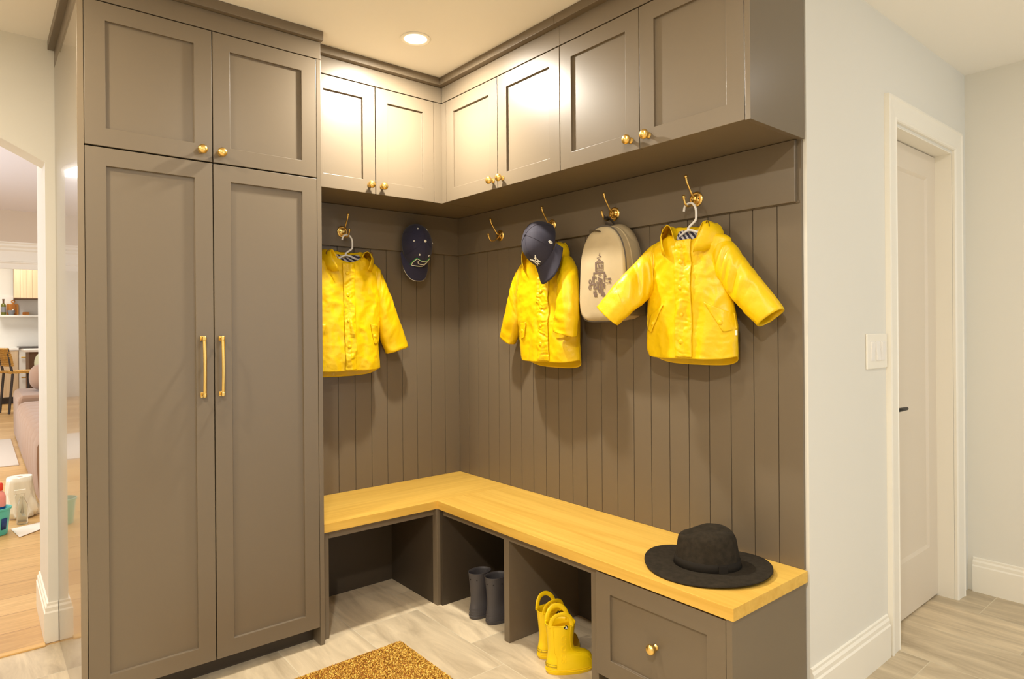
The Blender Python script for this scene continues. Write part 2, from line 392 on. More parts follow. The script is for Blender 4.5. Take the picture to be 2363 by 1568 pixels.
for (a, b, pos) in ((-1.7475, -1.3668, 1), (-1.3634, -.9825, 0)):
    m = MB(); shaker(m, FL, a, b, 1.8425, 2.3075, .42, .441, .0585, .0095); dr = m.build('door', CAB, T, bevel=.0012)
    knob(FL, -1.404 if pos else -1.339, 1.8775, .441, dr)
    m = MB(); shaker(m, FL, a, b, .0735, 1.8375, .42, .441, .0585, .0095); dr = m.build('door', CAB, T, bevel=.0012)
    pull(FL, -1.4045 if pos else -1.3435, 1.018, 1.216, .441, dr)

# uppers
ZU, ZD = 1.836, 2.306
def upper(label, F, us, spread, dims, end=None, fill=None, base=(0,0,0), crown=None):
    U = thing('upper_cabinet', label, 'cabinet', base, 0, 'upper cabinets over the hooks')
    a, b, W = dims
    m = MB(); m.fbox(F, a, b, ZU+.001, ZD, .001, W-.022)
    if fill: m.fbox(F, *fill)
    m.build('body', CAB, U)
    m = MB(); m.fbox(F, a if F is FR else -.958, b if F is FR else -.3185, ZD+.003, ZC-.03, W-.022, W); m.build('frieze', CAB, U, bevel=.001)
    for i, (u0, u1) in enumerate(us):
        m = MB(); shaker(m, F, u0+G, u1-G, ZU, ZD-.001, W-.021, W, .0585, .0095); dr = m.build('door', CAB, U, bevel=.0012)
        knob(F, spread[i], 1.8715, W, dr)
    return U
UL = upper('dark taupe two-door wall cabinet on the back wall beside the tall cabinet', FL, ((-.9625, -.6645), (-.6635, -.361)), (-.695, -.634), (-.9625, -.30, .325), fill=(-.2995, -.001, ZU+.001, ZD, .001, .3245), base=(-.63, -.01, ZU))
MB().fbox(FL, -.3605, -.302, ZU, ZD, .302, .324).build('corner_filler', CAB, UL)
UA = upper('dark taupe two-door wall cabinet on the right wall, nearest the inner corner', FR, ((.361, .7475), (.7475, 1.127)), (.717, .782), (.326, 1.127, .318), base=(-.01, -.73, ZU))
MB().fbox(FR, .3255, .3605, ZU, ZD, .296, .318).build('corner_filler', CAB, UA)
UB = upper('dark taupe two-door wall cabinet on the right wall at the open end', FR, ((1.127, 1.506), (1.506, 1.8875)), (1.468, 1.543), (1.127, 1.8875, .318), base=(-.01, -1.52, ZU))
m = MB(); m.fbox(FR, 1.888, 1.905, ZU-.002, ZC-.03, .0, .3185); m.build('end_panel', CABSIDE, UB, bevel=.0008)
crw = .028
CZ = 2.381
m = MB(); m.fbox(FL, -.958, -.3465, CZ, ZC-.001, .30, .325+crw); m.build('crown', CAB, UL, bevel=.0015)
m = MB(); m.fbox(FR, .3255, 1.1268, CZ, ZC-.001, .2, .318+crw); m.build('crown', CAB, UA, bevel=.0015)
m = MB(); m.fbox(FR, 1.1272, 1.905+crw, CZ, ZC-.001, .0, .318+crw); m.build('crown', CAB, UB, bevel=.0015)

# bench base
ZB, TB = .47, .0362
B1 = thing('bench_cubby', 'open floor-level cubby under the oak bench against the back wall', 'cubby', (-.69, -.2, 0), 0, 'bench base units')
zb = ZB-TB-.001
MB().box(-.958, -.929, -.405, -.001, 0, zb-.002).build('side_panel', CAB, B1, bevel=.001)
MB().box(-.929, -.43, -.405, -.385, .402, zb).build('top_rail', CAB, B1, bevel=.001)
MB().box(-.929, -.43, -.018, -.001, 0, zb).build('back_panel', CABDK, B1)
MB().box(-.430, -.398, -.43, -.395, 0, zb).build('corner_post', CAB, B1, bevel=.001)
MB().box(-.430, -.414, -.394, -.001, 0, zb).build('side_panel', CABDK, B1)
B2 = thing('bench_cubby', 'open two-bay shoe cubby under the oak bench against the right wall', 'cubby', (-.2, -.9, 0), 0, 'bench base units')
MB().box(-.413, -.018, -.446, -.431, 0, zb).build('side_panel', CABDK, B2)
MB().box(-.405, -.018, -.909, -.877, 0, zb).build('divider', CAB, B2, bevel=.001)
MB().box(-.405, -.018, -1.385, -1.352, 0, zb).build('side_panel', CAB, B2, bevel=.001)
m = MB(); m.box(-.4052, -.385, -1.352, -.909, .404, zb); m.box(-.4052, -.385, -.877, -.4305, .404, zb); m.build('top_rail', CAB, B2, bevel=.001)
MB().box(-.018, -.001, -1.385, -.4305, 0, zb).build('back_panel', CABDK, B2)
B3 = thing('drawer_cabinet', 'dark taupe drawer cabinet at the open end of the oak bench', 'cabinet', (-.2, -1.64, 0), 0, 'bench base units')
MB().box(-.398, -.001, -1.862, -1.386, .085, zb).build('body', CABDK, B3)
MB().box(-.4215, -.001, -1.898, -1.879, 0, zb).build('end_panel', CABSIDE, B3, bevel=.001)
MB().box(-.34, -.325, -1.878, -1.386, 0, .085).build('toe_kick', CABDK, B3)
MB().box(-.405, -.399, -1.878, -1.386, .418, zb).build('top_rail', CAB, B3)
m = MB(); shaker(m, FR, 1.3885, 1.8768, .086, .4265, .399, .42, .0615, .0095); dr = m.build('drawer', CAB, B3, bevel=.0012)
knob(FR, 1.628, .2565, .4105, dr)
# oak bench top
BT = thing('oak_bench', 'L-shaped oak bench top with a butt joint at the inner corner', 'bench', (-.4, -.4, ZB-TB))
MB().box(-.962, -.0005, -.4272, -.0005, ZB-TB, ZB).build('board', OAKX, BT, bevel=.0008)
MB().box(-.4256, -.0005, -1.9045, -.4276, ZB-TB, ZB).build('board', OAKY, BT, bevel=.0008)

# ------------------------------------------------------------------ brass double hooks
def hook(label, X, Z, rot, base):
    # local frame: X right, Y into the wall (wall face at 0), Z up
    h = thing('coat_hook', label, 'hook', base, rot, 'brass double coat hooks')
    F = lambda u, v, w: (u, -w, v)
    m = MB(); m.lathe([(.0001,0),(.027,0),(.0275,.002),(.025,.0045),(.0225,.005),(.0215,.0028),(.0185,.0028),(.0175,.006),(.013,.0075),(.009,.009),(.0085,.016),(.0001,.017)], None, F, 32)
    m.build('rosette', BRASS, h, True, world=False, ang=50)
    for sx in (-1, 1):
        MB().lathe([(.0001,.0066),(.0028,.0066),(.0028,.0082),(.0001,.0086)], None, lambda u, v, w, sx=sx: F(u+sx*.0145, v, w), 12).build('screw', BRASSDK, h, True, world=False)
    def arm(name, pts, tip):
        m = MB(); P = [Vector(p) for p in pts]; out = []
        for i in range(len(P)-1):
            p0, p1, p2, p3 = P[max(i-1,0)], P[i], P[i+1], P[min(i+2, len(P)-1)]
            for k in range(8):
                t = k/8; out.append(.5*((2*p1)+(p2-p0)*t+(2*p0-5*p1+4*p2-p3)*t*t+(3*p1-p0-3*p2+p3)*t**3))
        out.append(P[-1])
        pts3 = [F(0, p.y, p.x) for p in out]; n = len(pts3)
        rr = [.0046-.0012*math.sin(PI*i/(n-1)) for i in range(n)]
        m.tube(pts3, rr, 12)
        T = out[-1]; m.lathe([(.0001,-.0065),(.0042,-.0055),(.0058,-.002),(.006,.001),(.0048,.0045),(.0001,.0066)], None, lambda u, v, w: F(u, T.y+w, T.x+v), 16)
        m.build(name, BRASS, h, True, world=False, ang=60)
    arm('upper_prong', [(.012,.004),(.024,.012),(.042,.036),(.056,.056),(.062,.074)], 1)
    arm('lower_prong', [(.012,-.004),(.028,-.022),(.048,-.031),(.064,-.026),(.0735,-.008),(.075,0.)], 1)
    return h
HW = .0152
hook('empty brass double hook nearest the inner corner, on the right wall', 0, 0, -PI/2, (-HW, -.385, 1.703))
hook('brass double hook holding the plain navy cap and a yellow raincoat on the right wall', 0, 0, -PI/2, (-HW, -.758, 1.705))
hook('brass double hook carrying the beige backpack', 0, 0, -PI/2, (-HW, -1.128, 1.705))
hook('brass double hook nearest the white wall, with a white hanger on it', 0, 0, -PI/2, (-HW, -1.516, 1.703))
hook('brass double hook on the back wall beside the tall cabinet', 0, 0, 0, (-.678, -HW, 1.707))

# ------------------------------------------------------------------ hanging garments
def cat(pts, n):
    P = [Vector(p) for p in pts]; out = []
    for i in range(len(P)-1):
        p0, p1, p2, p3 = P[max(i-1,0)], P[i], P[i+1], P[min(i+2, len(P)-1)]
        for k in range(n):
            t = k/n; out.append(.5*((2*p1)+(p2-p0)*t+(2*p0-5*p1+4*p2-p3)*t*t+(3*p1-p0-3*p2+p3)*t**3))
    out.append(P[-1]); return out
def sp(x, e): return math.copysign(abs(x)**e, x)
def hanger(label, cx, zt, base, rot, arms, y=-.05, dxh=0.):
    h = thing('clothes_hanger', label, 'hanger', base, rot, 'white plastic clothes hangers')
    q = lambda pts: [(cx+a, y, b) for a, b in pts]
    m = MB(); m.tube(cat(q([(-.026,zt-.026),(-.021,zt-.009),(-.005,zt),(.012,zt-.004),(.023,zt-.022),(.025,zt-.045),(.0225,zt-.063),(.004,zt-.078),(-.008,zt-.088),(-.008,zt-.098)]), 6), .0042, 10)
    m.build('hook', WHITEP, h, True, world=False)
    m = MB(); z0 = zt-.096
    m.tube(cat(q([(arms[0], z0-arms[2]),(-.05, z0-.02),(-.008, z0),(.04, z0-.014),(arms[1], z0-arms[2])]), 6), [(.0042,.0042)]*25, 10)
    m.build('shoulder_bar', WHITEP, h, True, world=False); return h

def jacket(label, P, base, rot):
    J = thing('raincoat', label, 'raincoat', base, rot, 'yellow raincoats')
    sd = P['seed']; yc = P.get('yc', -.075)
    R = sorted(P['rows'])                      # (z, xl, xr, hd)
    zs = [r[0] for r in R]; I = lambda z, k: float(np.interp(z, zs, [r[k] for r in R]))
    xm = P['xm']
    def fold(x, z):
        w = NZ(Vector((x*5, z*4, sd)))
        f = .0095*(1-2*abs(NZ(Vector((x*7+z*2.2*np.sign(x-xm)+w*.8, z*4.2-w*.6, sd+3)))))
        f += .0058*(1-2*abs(NZ(Vector((x*17-z*3+w, z*13+w*1.4, sd+7)))))
        f += .0020*(1-2*abs(NZ(Vector((x*46+w, z*38, sd+11)))))
        k = min(1, max(0, (P['ztop']-z)/.05))
        low = min(1, max(0, (1.36-z)/.2))
        f += low*.005*math.sin((x-xm)*52+3*w+sd)
        return f*(.35+.65*k)*P.get('fold', 1.)
    pe = .82
    def body(a, z):
        c, t = math.cos(a), math.sin(a)
        xl, xr, hd = I(z, 1), I(z, 2), I(z, 3)
        X = (xl+xr)/2+(xr-xl)/2*sp(c, pe); Y = yc+(hd if t < 0 else min(hd, .042))*sp(t, pe)
        f = fold(X, z+(.5 if t > 0 else 0))
        return X+f*.45*c, Y+f*t*(1 if t < 0 else .4)
    def front(x, z):
        xl, xr, hd = I(z, 1), I(z, 2), I(z, 3)
        s = max(-.999, min(.999, (x-(xl+xr)/2)/((xr-xl)/2))); c = sp(s, 1/pe)
        t = math.sqrt(max(0, 1-c*c))
        return yc-hd*t**pe-fold(x, z)*t
    N = 132; nxc = P['neck'][0]
    ztop, zbot = R[-1][0], R[0][0]
    nz_ = 104; rings = []
    for i in range(nz_):
        u = i/(nz_-1); z = ztop-(ztop-zbot)*(u if u > .1 else u*(.4+6*u))
        ring = []
        for k in range(N):
            a = 2*PI*k/N; X, Y = body(a, z)
            zz = z; t = math.sin(a)
            blend = max(0, (u-.72)/.28)
            if t > 0: zz -= blend*P.get('tail', .022)*t**.7
            zz += blend*.010*abs(math.cos(a))**6
            if t < 0: zz -= P.get('drop', .034)*max(0, 1-u/.13)*max(0, 1-((X-nxc)/.075)**2)
            ring.append((X, Y, zz))
        rings.append(ring)
    m = MB(); m.loft(rings); m.build('body', YEL, J, True, solid=.0016, world=False, ang=0)
    # hem band stitched on the front
    xl, xr = I(zbot+.02, 1), I(zbot+.02, 2)
    # placket
    px0, px1 = P['placket']
    def pk(u, v):
        z = P['pz0']+(zbot+.006-P['pz0'])*v; x = px0[0]+(px0[1]-px0[0])*v+u*((px1[0]+(px1[1]-px1[0])*v)-(px0[0]+(px0[1]-px0[0])*v))
        pu = math.sin(PI*u)
        g = .0028*(1-2*abs(NZ(Vector((x*14, z*62+NZ(Vector((x*30, z*20, sd)))*1.5, sd+21)))))*P.get('pucker', 1.)
        return (x, front(x, z)-.0045-g*(.4+.6*pu)-.001*pu, z)
    m = MB(); m.grid(pk, lin(0, 1, 17), lin(0, 1, 130)); plk = m.build('placket', YEL, J, True, solid=.003, world=False, ang=0)
    for z in P['snaps']:
        v = (z-P['pz0'])/(zbot-P['pz0']); x, y, z2 = pk(.36, v)
        MB().lathe([(.0001,.004),(.006,.0035),(.0082,.002),(.0095,0)], None, lambda a, b, c: (x+a, y-.0012-c, z2+b), 18).build('snap', YEL, plk, True, world=False)
    # slanted pocket flaps
    for (q, pk_) in P['flaps']:
        (a, b, c, d) = [Vector(p) for p in q]
        def fl(u, v):
            p = (a*(1-u)+b*u)*(1-v)+(d*(1-u)+c*u)*v
            e = 4*u*(1-u)
            return (p.x, front(p.x, p.y)-.0045-.0018*e-.0012*NZ(Vector((p.x*70, p.y*70, sd))), p.y-.003*v*e)
        m = MB(); m.grid(fl, lin(0, 1, 13), lin(0, 1, 22)); f = m.build('pocket_flap', YEL, J, True, solid=.0026, world=False, ang=0)
        if pk_:
            x, y, z2 = fl(*pk_)
            MB().lathe([(.0001,.004),(.005,.0035),(.0075,.002),(.0085,0)], None, lambda a, b, c: (x+a, y-.001-c, z2+b), 16).build('snap', YEL, f, True, world=False)
    # sleeves
    for S in P['sleeves']:
        O = cat([(q[0], q[2], q[1]) for q in S], 12); In = cat([(q[3], q[5], q[4]) for q in S], 12); n = len(O)
        hd = np.interp(np.linspace(0, 1, n), np.linspace(0, 1, len(S)), [q[6] for q in S])
        def ring(i, add=0., ff=1.):
            c0 = (O[i]+In[i])/2; h = (O[i]-In[i])/2; A = h.normalized(); h = h.length
            t = ((O[min(i+1, n-1)]+In[min(i+1, n-1)])-(O[max(i-1, 0)]+In[max(i-1, 0)])).normalized()
            B = t.cross(A).normalized(); out = []
            if B.y > 0: B = -B
            for k in range(44):
                an = 2*PI*k/44; c, s_ = math.cos(an), math.sin(an)
                base_ = c0+A*(h+add)*sp(c, .85)+B*(hd[i]+add)*sp(s_, .85)
                w = NZ(base_*6+Vector((sd, 0, 0)))
                g = .0065*(1-2*abs(NZ(Vector((i*.12+w, an*.55, sd+31)))))+.004*(1-2*abs(NZ(Vector((i*.30+w, an*1.4, sd+37)))))
                g *= ff*min(1, i/8)
                out.append(base_+(A*c*.35+B*s_)*g)
            return out
        ic = int(n*.80)
        m = MB(); m.loft([ring(i) for i in range(ic+1)]); sl = m.build('sleeve', YEL, J, True, solid=.0016, world=False, ang=0)
        m = MB(); m.loft([ring(i, .0022, 1.) for i in range(ic-1, n)]+[ring(n-1, -.003, 1.)]+[ring(i, -.004, 1.) for i in range(n-2, ic, -1)]); m.build('cuff', YEL, sl, True, world=False, ang=0)
    # collapsed hood standing round the neck
    nx, nz0, rx, ry, op = P['neck']; hy = yc+.006
    hp = [(1.24,-.060),(1.33,-.034),(1.33,-.004),(1.22,.018),(1.06,.030),(.94,.026),(.86,.010),(.80,-.012),(.74,-.036)]
    def hd_(th, kp, rise):
        r, h = kp; up = rise(th); th = th*(1+.17*min(1, max(0, (.03-h)/.075)))
        c, s_ = math.sin(th), math.cos(th)          # th = 0 is the back, +-pi the front
        fr = max(0, (abs(th)-1.2)/(PI-1.2))
        wob = .0045*NZ(Vector((th*2.2, h*30, sd+41)))+.004*NZ(Vector((th*5, h*16, sd+43)))
        zz = nz0+h*up+P['tilt']*c*.5-.012*fr*fr+wob
        return (nx+rx*(r+wob*2)*c, hy+ry*(r+wob*3)*s_*(1.0 if s_ < 0 else .5), zz)
    te = PI-op
    rise = lambda th: 1.0+.55*max(0, (abs(th)-1.0))*P['peak'][0 if th < 0 else 1]
    m = MB(); m.loft([[hd_(th, k, rise) for k in hp] for th in lin(-te, te, 72)], False)
    hood = m.build('hood', YEL, J, True, solid=.0022, world=False, ang=0)
    for th in (-te+.22, te-.22):
        x, y, z = hd_(th, (1.19, .016), rise)
        MB().tube([(x+.006*math.cos(k*PI/6), y-.006-.002*math.sin(k*PI/6), z+.0105*math.sin(k*PI/6)) for k in range(13)], .0016, 6).build('eyelet', mat_eye, hood, True, world=False)
    # striped lining showing in the neck
    li = [(.78,.016),(.73,-.008),(.68,-.030),(.45,-.046),(.05,-.050)]
    lo = lambda th: min(1, max(0, (abs(th)-1.35)/.6))*.052
    m = MB(); m.loft([[hd_(th/1.1, (k[0]-lo(th)*2, k[1]-lo(th)), lambda t: 1.) for k in li] for th in lin(-PI, PI, 49)], False)
    m.build('lining', STRIPE, J, True, solid=.001, world=False, ang=0)
    if P.get('tag'):
        x, y, z = P['tag']; MB().box(x-.003, x+.004, y-.003, y+.001, z, z+.016).build('side_tag', WHITET, J, world=False)
    return J
mat_eye = mat('antique_eyelet', s2l(120, 84, 40), .4, .7)

# right-hand raincoat, sleeves spread
J3 = jacket('yellow raincoat with both sleeves spread wide, nearest the white wall', dict(
    seed=3.1, xm=1.54, ztop=1.575, pz0=1.545, neck=(1.538, 1.571, .088, .078, .92), tilt=-.006, peak=(.30, .16), tail=.026,
    rows=[(1.574, 1.468, 1.598, .034),(1.562,1.425,1.64,.037),(1.552,1.392,1.668,.039),(1.54,1.370,1.685,.041),(1.50,1.360,1.688,.044),(1.40,1.362,1.675,.047),(1.35,1.360,1.688,.048),(1.25,1.348,1.708,.05),(1.16,1.360,1.708,.052),(1.134,1.367,1.708,.052)],
    placket=((1.508,1.516),(1.572,1.580)), snaps=(1.523,1.468,1.377,1.282,1.187),
    flaps=[(((1.622,1.326),(1.708,1.288),(1.716,1.238),(1.684,1.226)), (.25,.66)), (((1.458,1.322),(1.390,1.286),(1.376,1.240),(1.402,1.226)), (.25,.66))],
    sleeves=[[(1.425,1.550,-.078,1.405,1.39,-.078,.027),(1.368,1.541,-.085,1.380,1.372,-.088,.036),(1.330,1.480,-.132,1.371,1.335,-.132,.036),(1.302,1.418,-.186,1.354,1.300,-.186,.030),(1.228,1.317,-.220,1.309,1.256,-.220,.026)],
             [(1.625,1.546,-.078,1.650,1.40,-.078,.027),(1.688,1.528,-.080,1.668,1.388,-.080,.036),(1.733,1.472,-.080,1.692,1.352,-.080,.036),(1.776,1.417,-.080,1.736,1.303,-.080,.034),(1.867,1.296,-.078,1.796,1.246,-.078,.028)]],
    tag=(1.713,-.085,1.215)), (-.0005, 0, 0), -PI/2)
hanger('white plastic hanger inside the raincoat nearest the white wall', 1.520, 1.6835, (-HW, 0, 0), -PI/2, (-.10, .125, .042), -.044)
# middle raincoat, right sleeve in front
J2 = jacket('yellow raincoat in the middle of the right wall, half covered by a navy cap', dict(
    seed=8.4, xm=.80, ztop=1.580, pz0=1.540, neck=(.785, 1.576, .096, .078, .92), tilt=0, peak=(.2, .2), tail=.03,
    rows=[(1.578,.720,.860,.034),(1.564,.684,.893,.037),(1.552,.658,.915,.039),(1.536,.638,.930,.042),(1.48,.614,.955,.046),(1.40,.607,.966,.049),(1.288,.608,.978,.051),(1.184,.622,.975,.052),(1.12,.640,.980,.053),(1.097,.648,.980,.053)],
    placket=((.786,.798),(.852,.862)), snaps=(1.40,1.33,1.25,1.17), pucker=2.,
    flaps=[(((.714,1.270),(.664,1.262),(.672,1.196),(.700,1.204)), (.5,.5)), (((.885,1.290),(.950,1.262),(.952,1.205),(.905,1.200)), None)],
    sleeves=[[(.672,1.548,-.074,.650,1.40,-.074,.027),(.637,1.537,-.076,.628,1.392,-.078,.036),(.588,1.478,-.078,.615,1.355,-.080,.036),(.540,1.375,-.076,.604,1.275,-.076,.034),(.473,1.207,-.070,.543,1.169,-.070,.028)],
             [(.895,1.553,-.082,.890,1.42,-.085,.027),(.948,1.535,-.095,.912,1.42,-.100,.036),(1.010,1.455,-.130,.938,1.39,-.135,.038),(1.040,1.320,-.152,.940,1.305,-.155,.034),(1.037,1.207,-.158,.925,1.230,-.158,.026)]]),
    (-.0005, 0, 0), -PI/2)
# raincoat on the back wall
J1 = jacket('yellow raincoat on the back wall, partly behind the tall cabinet', dict(
    seed=14.7, xm=-.70, ztop=1.590, pz0=1.548, neck=(-.690, 1.579, .102, .080, .95), tilt=.004, peak=(.16, .02), tail=.03,
    rows=[(1.588,-.768,-.612,.034),(1.574,-.805,-.585,.037),(1.56,-.840,-.560,.039),(1.540,-.866,-.534,.042),(1.443,-.878,-.520,.046),(1.35,-.872,-.526,.048),(1.238,-.868,-.533,.050),(1.145,-.868,-.537,.052),(1.085,-.874,-.530,.053),(1.053,-.876,-.526,.053)],
    placket=((-.729,-.725),(-.675,-.671)), snaps=(1.50,1.40,1.28,1.16),
    flaps=[(((-.592,1.270),(-.550,1.262),(-.549,1.178),(-.574,1.176)), (.4,.6)), (((-.812,1.270),(-.862,1.262),(-.862,1.178),(-.830,1.176)), None)],
    sleeves=[[(-.570,1.553,-.075,-.565,1.40,-.075,.027),(-.526,1.536,-.076,-.543,1.395,-.078,.036),(-.492,1.462,-.078,-.536,1.345,-.080,.037),(-.440,1.345,-.076,-.521,1.240,-.078,.034),(-.367,1.158,-.072,-.479,1.126,-.072,.028)],
             [(-.835,1.553,-.080,-.842,1.40,-.082,.027),(-.874,1.536,-.088,-.862,1.395,-.092,.036),(-.905,1.41,-.100,-.856,1.31,-.104,.037),(-.925,1.297,-.105,-.848,1.20,-.108,.034),(-.938,1.14,-.105,-.850,1.12,-.105,.028)]]),
    (0, -.0005, 0), 0)
hanger('white plastic hanger inside the raincoat on the back wall', -.674, 1.6875, (0, -HW, 0), 0, (-.13, .13, .042), -.044)

# ------------------------------------------------------------------ caps
def cap(label, base, rot, tilt, roll, fabric, A, B, H, logo, dip=.0):
    # local: x = right, y = into the wall, z = up; the crown points out of the wall (-y), the peak hangs down (-z)
    C_ = thing('baseball_cap', label, 'cap', base, rot, 'navy caps on the hooks')
    Rm = Matrix.Rotation(roll, 3, 'Y') @ Matrix.Rotation(tilt, 3, 'X')
    def F(p, q, h): return tuple(Rm @ Vector((p, -h, -q)))
    def dome(a, t, off=0.):
        # a: angle with 0 = front (peak), t: 0 rim .. 1 button
        ex = .70 if math.cos(a) > 0 else .74
        r = math.cos(t*PI/2)**ex; h = math.sin(t*PI/2)**(.95 if math.cos(a) > 0 else 1.0)
        k = 1+off/.09
        return F(A*math.sin(a)*r*k, B*math.cos(a)*r*k, H*h*k)
    def logo_pt(x, t):
        r0 = math.cos(t*PI/2)**.70; a = math.asin(max(-1, min(1, x/A))); r = r0
        for _ in range(4):
            r = min(.999, r0/max(.3, math.cos(a))**.35); a = math.asin(max(-1, min(1, x/(A*r))))
        return dome(a, math.acos(r**(1/.70))*2/PI, .001)
    m = MB(); n = 72
    m.loft([[dome(2*PI*k/n, t) for k in range(n)] for t in [i/22 for i in range(22)]+[.985, .9999]], True)
    crown = m.build('crown', fabric, C_, True, solid=-.002, world=False, ang=0)
    m = MB()
    for k in range(6):
        a = PI/6*(2*k+ (0 if True else 1))
        m.tube([dome(a, t, .0006) for t in lin(.02, .97, 20)], .0009, 6)
    m.build('panel_seam', fabric, crown, True, world=False)
    def brim(s, t):
        a = s*1.30; ao = s*1.46; sn = math.sin(ao)
        pi_, qi = A*math.sin(a), B*math.cos(a)*.97
        po, qo = A*1.03*sn, (B*.97+.072)*(1-abs(sn)**2.7)**(1/2.7)
        p = pi_+(po-pi_)*t; q = qi+(max(qo, qi)-qi)*t
        h = .008-.018*(abs(p)/.085)**2+dip*t
        return F(p, q, h)
    m = MB(); m.grid(brim, lin(-1, 1, 33), lin(0, 1, 12)); br = m.build('brim', fabric, C_, True, solid=.004, world=False, ang=0)
    MB().tube([brim(s, 1.0) for s in lin(-.72, .72, 30)], .0016, 6).build('brim_edge', logo['edge'], br, True, world=False)
    x, y, z = dome(0, 1); 
    MB().lathe([(.0001,.006),(.005,.005),(.0072,.002),(.0075,-.002)], None, lambda u, v, w: F(u, v, H+w), 18).build('button', logo['button'], C_, True, world=False)
    if logo['eyelets']:
        for k in range(6):
            a = PI/6+PI/3*k
            c = Vector(dome(a, .60, .0012)); e1 = (Vector(dome(a+.06, .60, .0012))-c).normalized(); e2 = (Vector(dome(a, .65, .0012))-c).normalized()
            m = MB(); m.loft([[c+e1*r*math.cos(j*PI/6)+e2*r*math.sin(j*PI/6) for j in range(12)] for r in (.0001, .0042, .0046)], True); m.build('eyelet', WHITET, crown, True, solid=.0014, world=False)
    if logo.get('side'):
        m = MB(); m.tube([dome(1.22+.04*math.cos(k*PI/4), .12+.05*math.sin(k*PI/4), .001) for k in range(9)], .0024, 6, False); m.build('side_mark', WHITET, crown, True, world=False)
    for (nm, mt, r, strokes) in logo['strokes']:
        m = MB()
        for st in strokes:
            pts = cat([(a, b, 0) for a, b in st], 5) if len(st) > 2 else [Vector((st[0][0]+(st[1][0]-st[0][0])*i/6, st[0][1]+(st[1][1]-st[0][1])*i/6, 0)) for i in range(7)]
            # (x across the front, z up the front) -> angle/height on the dome
            m.tube([logo_pt(p.x, p.y) for p in pts], r, 8)
        m.build(nm, mt, crown, True, world=False)
    return C_
ol = [(-.032,.46),(-.037,.32),(-.030,.19),(.002,.16),(.028,.20),(.036,.33),(.040,.50),(.024,.44),(-.006,.44),(-.026,.475),(-.032,.46)]
olg = [(x*1.05-.0012, (y-.32)*1.09+.322) for x, y in ol]
cap('navy cap with white eyelets and a white outlined emblem, on the back wall', (-.306, -.056, 1.662), 0, -.16, .03, NAVY, .077, .112, .098,
    dict(edge=WHITET, button=WHITET, eyelets=True, strokes=[('emblem_outline', GREENT, .0017, [olg]), ('emblem', WHITET, .0021, [ol, [(-.022,.39),(-.015,.31),(.004,.275),(.022,.30),(.037,.38)]])]), -.004)
NY = [[(-.010,.14),(-.010,.33)], [(-.010,.33),(.010,.14)], [(.010,.14),(.010,.32)], [(-.001,.235),(-.018,.37)], [(-.001,.235),(.017,.38)], [(-.001,.235),(-.001,.10)], [(-.015,.14),(-.005,.14)], [(.005,.32),(.015,.32)]]
cap('plain navy cap with a white letter monogram, hung over a yellow raincoat', (-.166, -.872, 1.592), -PI/2, -.42, -.40, NAVY2, .073, .108, .102,
    dict(edge=NAVY2, button=NAVY2, eyelets=False, strokes=[('monogram', WHITET, .0018, NY)], side=True), -.034)

